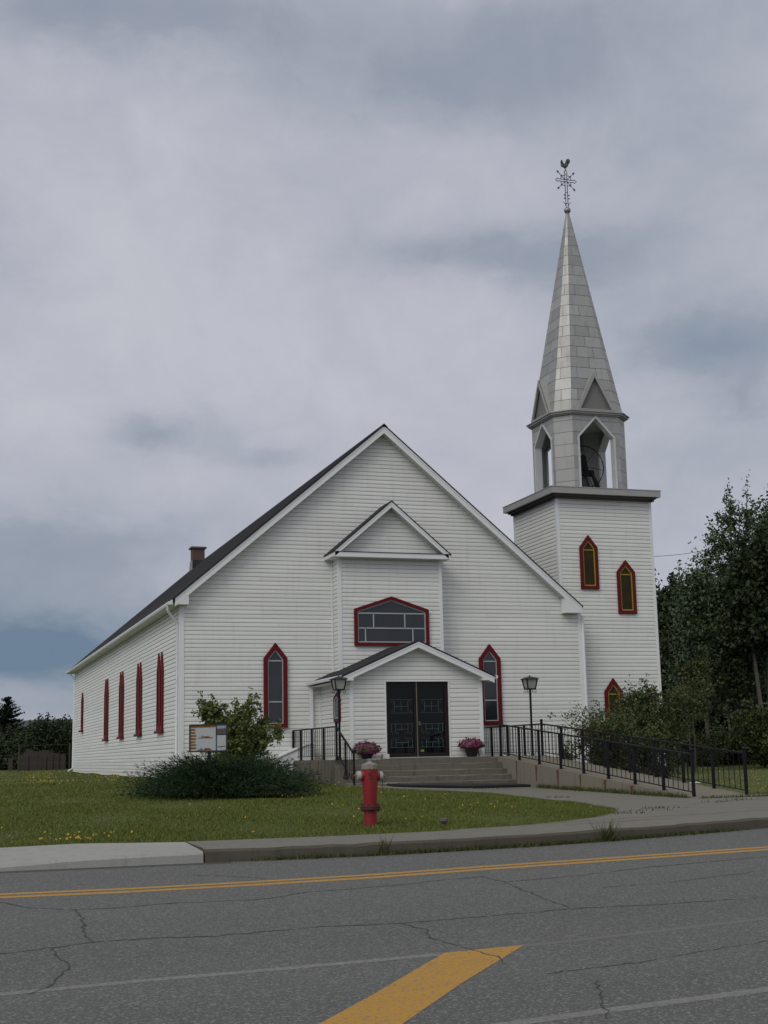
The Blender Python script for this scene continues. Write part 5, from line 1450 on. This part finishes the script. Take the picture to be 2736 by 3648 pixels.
# shrubs by the church
broadleaf('maple_shrub', 'leafy green maple shrub behind the notice board, by the front wall', 'shrub', 93, 2.15, lambda t: .50*math.sin(min(max(t, .12), .93)*math.pi)**.5+.08, 98, 210, .085, M['maple'], M['bark'], .022, None, t0=.05, up=.9, clump=.13, loc=(7.30, 34.25, g(7.3, 34.25)),
          spec=[(-.92, .30, 2.15), (-.62, .1, 1.95), (-.28, .2, 1.7), (.05, -.1, 1.65), (.38, -.1, 2.2), (.62, -.2, 1.6), (1.05, -.33, 1.35)])
broadleaf('crab_shrub', 'broad reddish green shrub under the lowest tower window, reaching towards the downspout', 'shrub', 104, 1.75, lambda t: 1.25*math.sin(min(max(t*.9+.08, .1), .92)*math.pi)**.55+.1, 110, 190, .07, M['autumn'], M['bark'], .03, None, t0=.03, up=.6, clump=.17, loc=(18.3, 34.3, g(18.3, 34.3)), stems=6, trunk_bend=.62)
broadleaf('crab_shrub', 'tallest reddish shrub in front of the tower corner, with pointed top', 'shrub', 108, 2.8, lambda t: .95*math.sin(min(max(t*.9+.08, .1), .92)*math.pi)**.55+.1, 110, 190, .07, M['autumn'], M['bark'], .03, None, t0=.03, up=.85, clump=.17, loc=(19.35, 34.7, g(19.35, 34.7)), stems=5, trunk_bend=.45)
broadleaf('young_tree', 'yellowing young tree standing past the tower corner', 'tree', 113, 4.0, lambda t: .62*math.sin(min(max((t-.4)/.6, .1), .95)*math.pi)**.6+.1, 40, 150, .085, M['bush'], M['bark'], .035, None, t0=.62, up=.6, clump=.17, loc=at(47, 1464), stems=2, trunk_bend=.25)
broadleaf('rose_bush', 'sparse low rose bush behind the ramp railing, at the front wall', 'shrub', 111, .95, lambda t: .5*math.sin(min(max(t, .1), .9)*math.pi)**.6+.08, 16, 45, .075, M['autumn'], M['bark'], .012, None, t0=.15, up=.8, clump=.12, loc=(18.1, 37.6, g(18.1, 37.6)), stems=3, trunk_bend=.3)
# juniper
jr = np.random.default_rng(17)
jn = thing('juniper', 'low wide spreading dark green juniper in the front lawn', 'shrub', (6.0, 29.0, g(6, 29)))
m = MB(); Q = []
for i in range(2500):
    az_ = jr.uniform(0, 2*math.pi); L = jr.uniform(.75, 1.12)
    el_ = jr.uniform(.02, 1.0)**1.2*1.25
    L *= 1+.10*math.sin(az_*5+.7)+.07*math.sin(az_*11+el_*5)
    rx_j, ry_j, rzj = 1.98*L, 1.5*L, .98*L
    end = np.array([rx_j*math.cos(az_)*math.cos(el_), ry_j*math.sin(az_)*math.cos(el_), (.06+rzj*math.sin(el_)*.80)])
    st_ = end*np.array([.15, .15, .0])+np.array([0, 0, .05])
    mid_ = (st_+end)/2+np.array([0, 0, .14])
    f = np.linspace(0, 1, 14)[:, None]
    c = (1-f)**2*st_+2*f*(1-f)*mid_+f**2*end
    if i % 6 == 0: m.tube([tuple(c[k]) for k in (0, 4, 8, 12)], [.012, .009, .006, .003], 4, cap=False)
    dd = np.gradient(c, axis=0); dd /= np.linalg.norm(dd, axis=1)[:, None]
    for rep in range(3):
        k = np.arange(4, 14)
        dv_ = dd[k]*.8+jr.normal(0, .42, (len(k), 3))+np.array([0, 0, .12]); dv_ /= np.linalg.norm(dv_, axis=1)[:, None]
        ln = jr.uniform(.05, .13, len(k))[:, None]
        a_0 = c[k]+jr.normal(0, .02, (len(k), 3)); e = a_0+dv_*ln
        wv = np.cross(dv_, jr.normal(size=(len(k), 3))); wv /= np.linalg.norm(wv, axis=1)[:, None]; wv *= .007
        Q.append(np.stack([a_0-wv*.5, a_0+(e-a_0)*.5+wv, e, a_0+(e-a_0)*.5-wv], 1).reshape(-1, 3))
def shift(arr): return arr+np.array([6.0, 29.0, g(6, 29)])
m.v = [tuple(shift(np.array(v))) for v in m.v]
m.build('branches', M['bark'], jn)
npmesh('foliage', shift(np.concatenate(Q)), 4, M['juniper'], jn)

# ------------------------------------------------------------------ left background: trees, fences
lf = broadleaf('thicket_tree', 'dark thicket tree with small raised tip behind the wooden fence', 'tree', 121, 3.3, lambda t: 2.0*math.sqrt(max(1-(t*.97)**2, .03)), 90, 240, .19, M['dark_leaf'], M['bark'], .06, 'dark trees behind the wooden fence', t0=.03, up=.5, clump=.38, loc=at(98, 96, -.1), stems=4, trunk_bend=.6)
for f_, xd, rz_, sc_, lb in ((99, 60, 1.0, 1.0, 'thicket tree between the lone spruce and the fence bend'), (100, 128, 2.0, (1.05, 1.05, .97), 'thicket tree nearest the church wall'), (101, 20, 3.0, (1.1, 1.1, .85), 'thicket tree below the lone spruce'), (102, 160, 4.0, 1.0, 'thicket tree mostly hidden by the church'), (103, -25, 5.0, 1.0, 'thicket tree cut off by the frame edge'), (104, 80, .5, (1.1, 1.1, .95), 'thicket tree in the second row'), (105, 115, 2.5, (1.1, 1.1, .95), 'second row thicket tree next to the church')):
    dup(lf, at(f_, xd, -.1), rz_, sc_, lb)
s2 = spruce('lone_spruce', 'ragged dark spruce standing taller than the thicket at the frame edge', 66, 5.6, 2.7, M['spruce'], None, at(104, 14, -.1), pow_=.75, dens=60)
wf = thing('wooden_fence', 'weathered grey board fence with curved tall end and stepped panels', 'fence', (6.3, 87.5, 1.2))
topz = [(4.55, 1.98), (4.8, 1.95), (4.95, 2.0), (5.35, 2.15), (5.55, 2.35), (5.7, 2.54), (5.9, 2.46), (6.15, 2.36), (6.4, 2.38), (6.6, 2.43), (6.92, 2.41)]
m = MB(); rr_ = random.Random(5)
x = 4.6
while x < 6.93:
    yb = 88.1-(x-4.6)*.333
    zt = float(np.interp(x, [p[0] for p in topz], [p[1] for p in topz]))
    if not (4.85 < x < 5.15): m.box(x, x+.085, yb, yb+.03, 1.1, zt+rr_.uniform(-.02, .02))
    x += .092
m.build('curved_panel', M['wood_fence'], wf)
for x0, zt in ((6.96, 2.30), (7.31, 2.20), (7.66, 2.10)):
    m = MB(); yb = 88.1-(x0-4.6)*.333
    for k in range(4): m.box(x0+k*.085, x0+k*.085+.078, yb, yb+.03, 1.15, zt)
    m.box(x0-.01, x0+.35, yb-.02, yb+.05, zt, zt+.04); m.build('stepped_panel', M['wood_fence'], wf)
for x0 in (5.72, 6.78, 7.14, 7.49, 7.84):
    m = MB(); yb = 88.05-(x0-4.6)*.333; m.box(x0, x0+.05, yb-.05, yb, 1.1, 2.1); m.build('post', M['wood_fence'], wf)
wr = thing('wire_fence', 'thin wire fence with dark posts in front of the thicket', 'fence', (4.2, 75, 1.1))
pp = []
for xd in (-60, 42, 150):
    x, y, z = at(76, xd); pp.append((x, y, z))
    m = MB(); m.tube([(x, y, z-.1), (x, y, z+1.55)], .045, 7); m.build('post', M['bark'], wr)
for h in (1.48, .95, .5):
    m = MB()
    for a, b in zip(pp, pp[1:]): m.tube([(a[0], a[1], a[2]+h), ((a[0]+b[0])/2, (a[1]+b[1])/2, (a[2]+b[2])/2+h-.03), (b[0], b[1], b[2]+h)], .009, 4)
    m.build('wire', M['wire'], wr)
m = MB(); pa_, pb_ = Vector((23.2, 43.2, 8.55)), Vector((33.5, 53.5, 10.62))
m.tube([pa_.lerp(pb_, t_)-Vector((0, 0, .5*t_*(1-t_))) for t_ in np.linspace(0, 1, 10)], .010, 5)
tag(m.build('power_line', M['bellframe']), 'thin dark overhead cable running from the tower towards the aspens', 'cable')
m = MB(); x, y = 18.6, 31.5
m.hexa([(x, y, g(x, y)+.07), (x+.45, y-.1, g(x, y)+.08), (x+.5, y+.12, g(x, y)+.10), (x+.05, y+.16, g(x, y)+.06), (x, y, g(x, y)+.075), (x+.45, y-.1, g(x, y)+.085), (x+.5, y+.12, g(x, y)+.11), (x+.05, y+.16, g(x, y)+.067)])
tag(m.build('paper_scrap', M['paper']), 'crumpled white paper scrap lying among dandelions past the ramp', 'litter')

# ------------------------------------------------------------------ grass, dandelions, weeds
gr = np.random.default_rng(5)
WP = np.array(WALK)
def lawnpts(n, x0, x1, y0, y1, mar=0.0):
    u = gr.uniform(0, 1, n)
    y = 1/(1/y0+(1/y1-1/y0)*u)           # denser close to the road
    x = gr.uniform(x0, x1, n)*y/y1 if x1 < 0 else gr.uniform(x0, x1, n)
    ok = y > kerb(x)+np.where(x < 3, np.interp(x, [-60, .8, 1.8, 2.95, 3], [1.5, 1.5, 1.75, 1.2, 1.2]), 1.27)+mar
    ok &= ~inpoly(x, y, WP)
    ok &= ~((x > 6.8) & (x < 23.3) & (y > 39.8) & (y < 71))
    ok &= ~((x > 10.1) & (x < 16.5) & (y > 34.0) & (y < 39.9)) & ~((x > 14.95) & (x < 16.5) & (y > 24.9) & (y < 36))
    return x[ok], y[ok]
px_, py_ = [], []
for n, b in ((210000, (-1.5, 13.5, 16.8, 40)), (30000, (-3, 8, 36, 95)), (60000, (-14, -1.5, 16.8, 60)), (26000, (15.5, 34, 24, 66))):
    a, c = lawnpts(n, *b); px_.append(a); py_.append(c)
# a dense fringe along the pavement and path edges
for pts in (WALK[2:14], [(x, float(kerb(x))+np.interp(x, [.8, 1.8, 2.95, 3], [1.5, 1.75, 1.2, 1.27])) for x in np.linspace(-1, 7, 30)], [(16.55, y) for y in np.linspace(25.5, 39, 10)], [(16.6, 25.95), (18.2, 25.95), (22, 26.5), (30, 28.7)]):
    pts = np.array(pts); seg = np.concatenate([[0], np.cumsum(np.hypot(*np.diff(pts, axis=0).T))]); n = int(seg[-1]*420)
    s_ = gr.uniform(0, seg[-1], n)
    px_.append(np.interp(s_, seg, pts[:, 0])+gr.normal(0, .05, n)); py_.append(np.interp(s_, seg, pts[:, 1])+np.abs(gr.normal(0, .05, n))-.01)
for x0, y0, x1, y1 in ((6.85, 39.8, 6.85, 70), (7, 39.75, 10.1, 39.75), (10.1, 35, 10.1, 39.5)):
    n = 2600; s_ = gr.uniform(0, 1, n); px_.append(x0+(x1-x0)*s_-np.abs(gr.normal(0, .07, n))); py_.append(y0+(y1-y0)*s_-np.abs(gr.normal(0, .05, n)))
px_ = np.concatenate(px_); py_ = np.concatenate(py_)
pz_ = G(px_, py_)+humps(px_, py_)
n = len(px_)
ht = gr.uniform(.018, .048, n)*(1+.5*np.sin(px_*1.7)*np.sin(py_*.9)); wd = (.0048+.00028*py_)*gr.uniform(.7, 1.3, n)
ang = gr.uniform(0, 2*math.pi, n); ln = gr.normal(0, .4, (n, 2))
base = np.stack([px_, py_, pz_-.01], 1); off = np.stack([np.cos(ang)*wd, np.sin(ang)*wd, np.zeros(n)], 1)
tip = base+np.stack([ln[:, 0]*ht, ln[:, 1]*ht, ht+.01], 1)
kind(npmesh('grass', np.stack([base-off, base+off, tip], 1).reshape(-1, 3), 3, M['grass']), 'stuff')
fx, fy = [], []
for n, b, k in ((480, (-1, 10.5, 17.5, 38), .18), (1700, (-2, 6.8, 39, 75), .42), (1100, (15.5, 30, 27, 60), .55)):
    a, c = lawnpts(n, *b, mar=.1)
    pn = np.sin(a*1.9+c*.6)*np.sin(c*.8-a*.7)+.6*np.sin(a*4.1)*np.sin(c*2.7)
    sel = pn > np.quantile(pn, 1-k); fx.append(a[sel]); fy.append(c[sel])
fx.append(gr.normal(1.75, .22, 26)); fy.append(gr.normal(17.85, .12, 26))
fx.append(gr.normal(2.2, .25, 10)); fy.append(gr.normal(18.4, .2, 10))
fx = np.concatenate(fx); fy = np.concatenate(fy); n = len(fx)
P = np.stack([fx, fy, G(fx, fy)+humps(fx, fy)+gr.uniform(.05, .12, n)], 1)
nn = gr.normal(0, .55, (n, 3))+np.array([-.3, -.7, .75]); nn /= np.linalg.norm(nn, axis=1)[:, None]
kind(discs('dandelions', P, nn, gr.uniform(.009, .016, n)*(1+.004*fy), M['dandelion'], None, gr), 'stuff')
# weeds in the kerb joint, around the ramp foot and in the path cracks
wx, wy, wz, wh = [], [], [], []
def weeds(n, fxy, h): 
    for _ in range(n):
        x, y, z = fxy(); wx.append(x); wy.append(y); wz.append(z); wh.append(h*gr.uniform(.4, 1.3))
def kerbpt():
    c_ = gr.choice([4.2, 5.3, 5.9, 6.5, 7.1, 7.8, 8.6, 9.3, 10.1]); x = c_+gr.normal(0, .35)
    y = float(kerb(x))-abs(gr.normal(0, .035)); return x, y, float(road(x, y))
weeds(2600, kerbpt, .06)
def tall():
    x = 8.35+gr.normal(0, .08); y = float(kerb(x))-.02+gr.normal(0, .03); return x, y, float(road(x, y))
weeds(60, tall, .26)
def tall2():
    x = 5.15+gr.normal(0, .03); y = float(kerb(x))+gr.normal(0, .02); return x, y, float(road(x, y))+.05
weeds(14, tall2, .18)
def rampfoot():
    y = gr.uniform(25.2, 32.5); x = RX_0-abs(gr.normal(0, .10)); return x, y, g(x, y)+.03
weeds(1500, rampfoot, .11)
def rampend():
    x = gr.uniform(15, 17.6); y = 24.9-abs(gr.normal(0, .12)); return x, y, g(x, y)+.03
weeds(500, rampend, .07)
def pathp():
    c_ = ((11.7, 20.6), (10.4, 19.2), (11.1, 19.9), (14.2, 22.9), (15.1, 23.5), (13.2, 32.6), (13.8, 32.3), (12.6, 26.6))[gr.integers(0, 8)]
    x, y = c_[0]+gr.normal(0, .22), c_[1]+gr.normal(0, .06); return x, y, g(x, y)+.03
weeds(260, pathp, .05)
wx, wy, wz, wh = map(np.array, (wx, wy, wz, wh)); n = len(wx)
ang = gr.uniform(0, 2*math.pi, n); ww = gr.uniform(.006, .014, n); ln = gr.normal(0, .35, (n, 2))
base = np.stack([wx, wy, wz-.005], 1); off = np.stack([np.cos(ang)*ww, np.sin(ang)*ww, np.zeros(n)], 1)
tip = base+np.stack([ln[:, 0]*wh, ln[:, 1]*wh, wh], 1)
kind(npmesh('weeds', np.stack([base-off, base+off, tip], 1).reshape(-1, 3), 3, M['weed']), 'stuff')
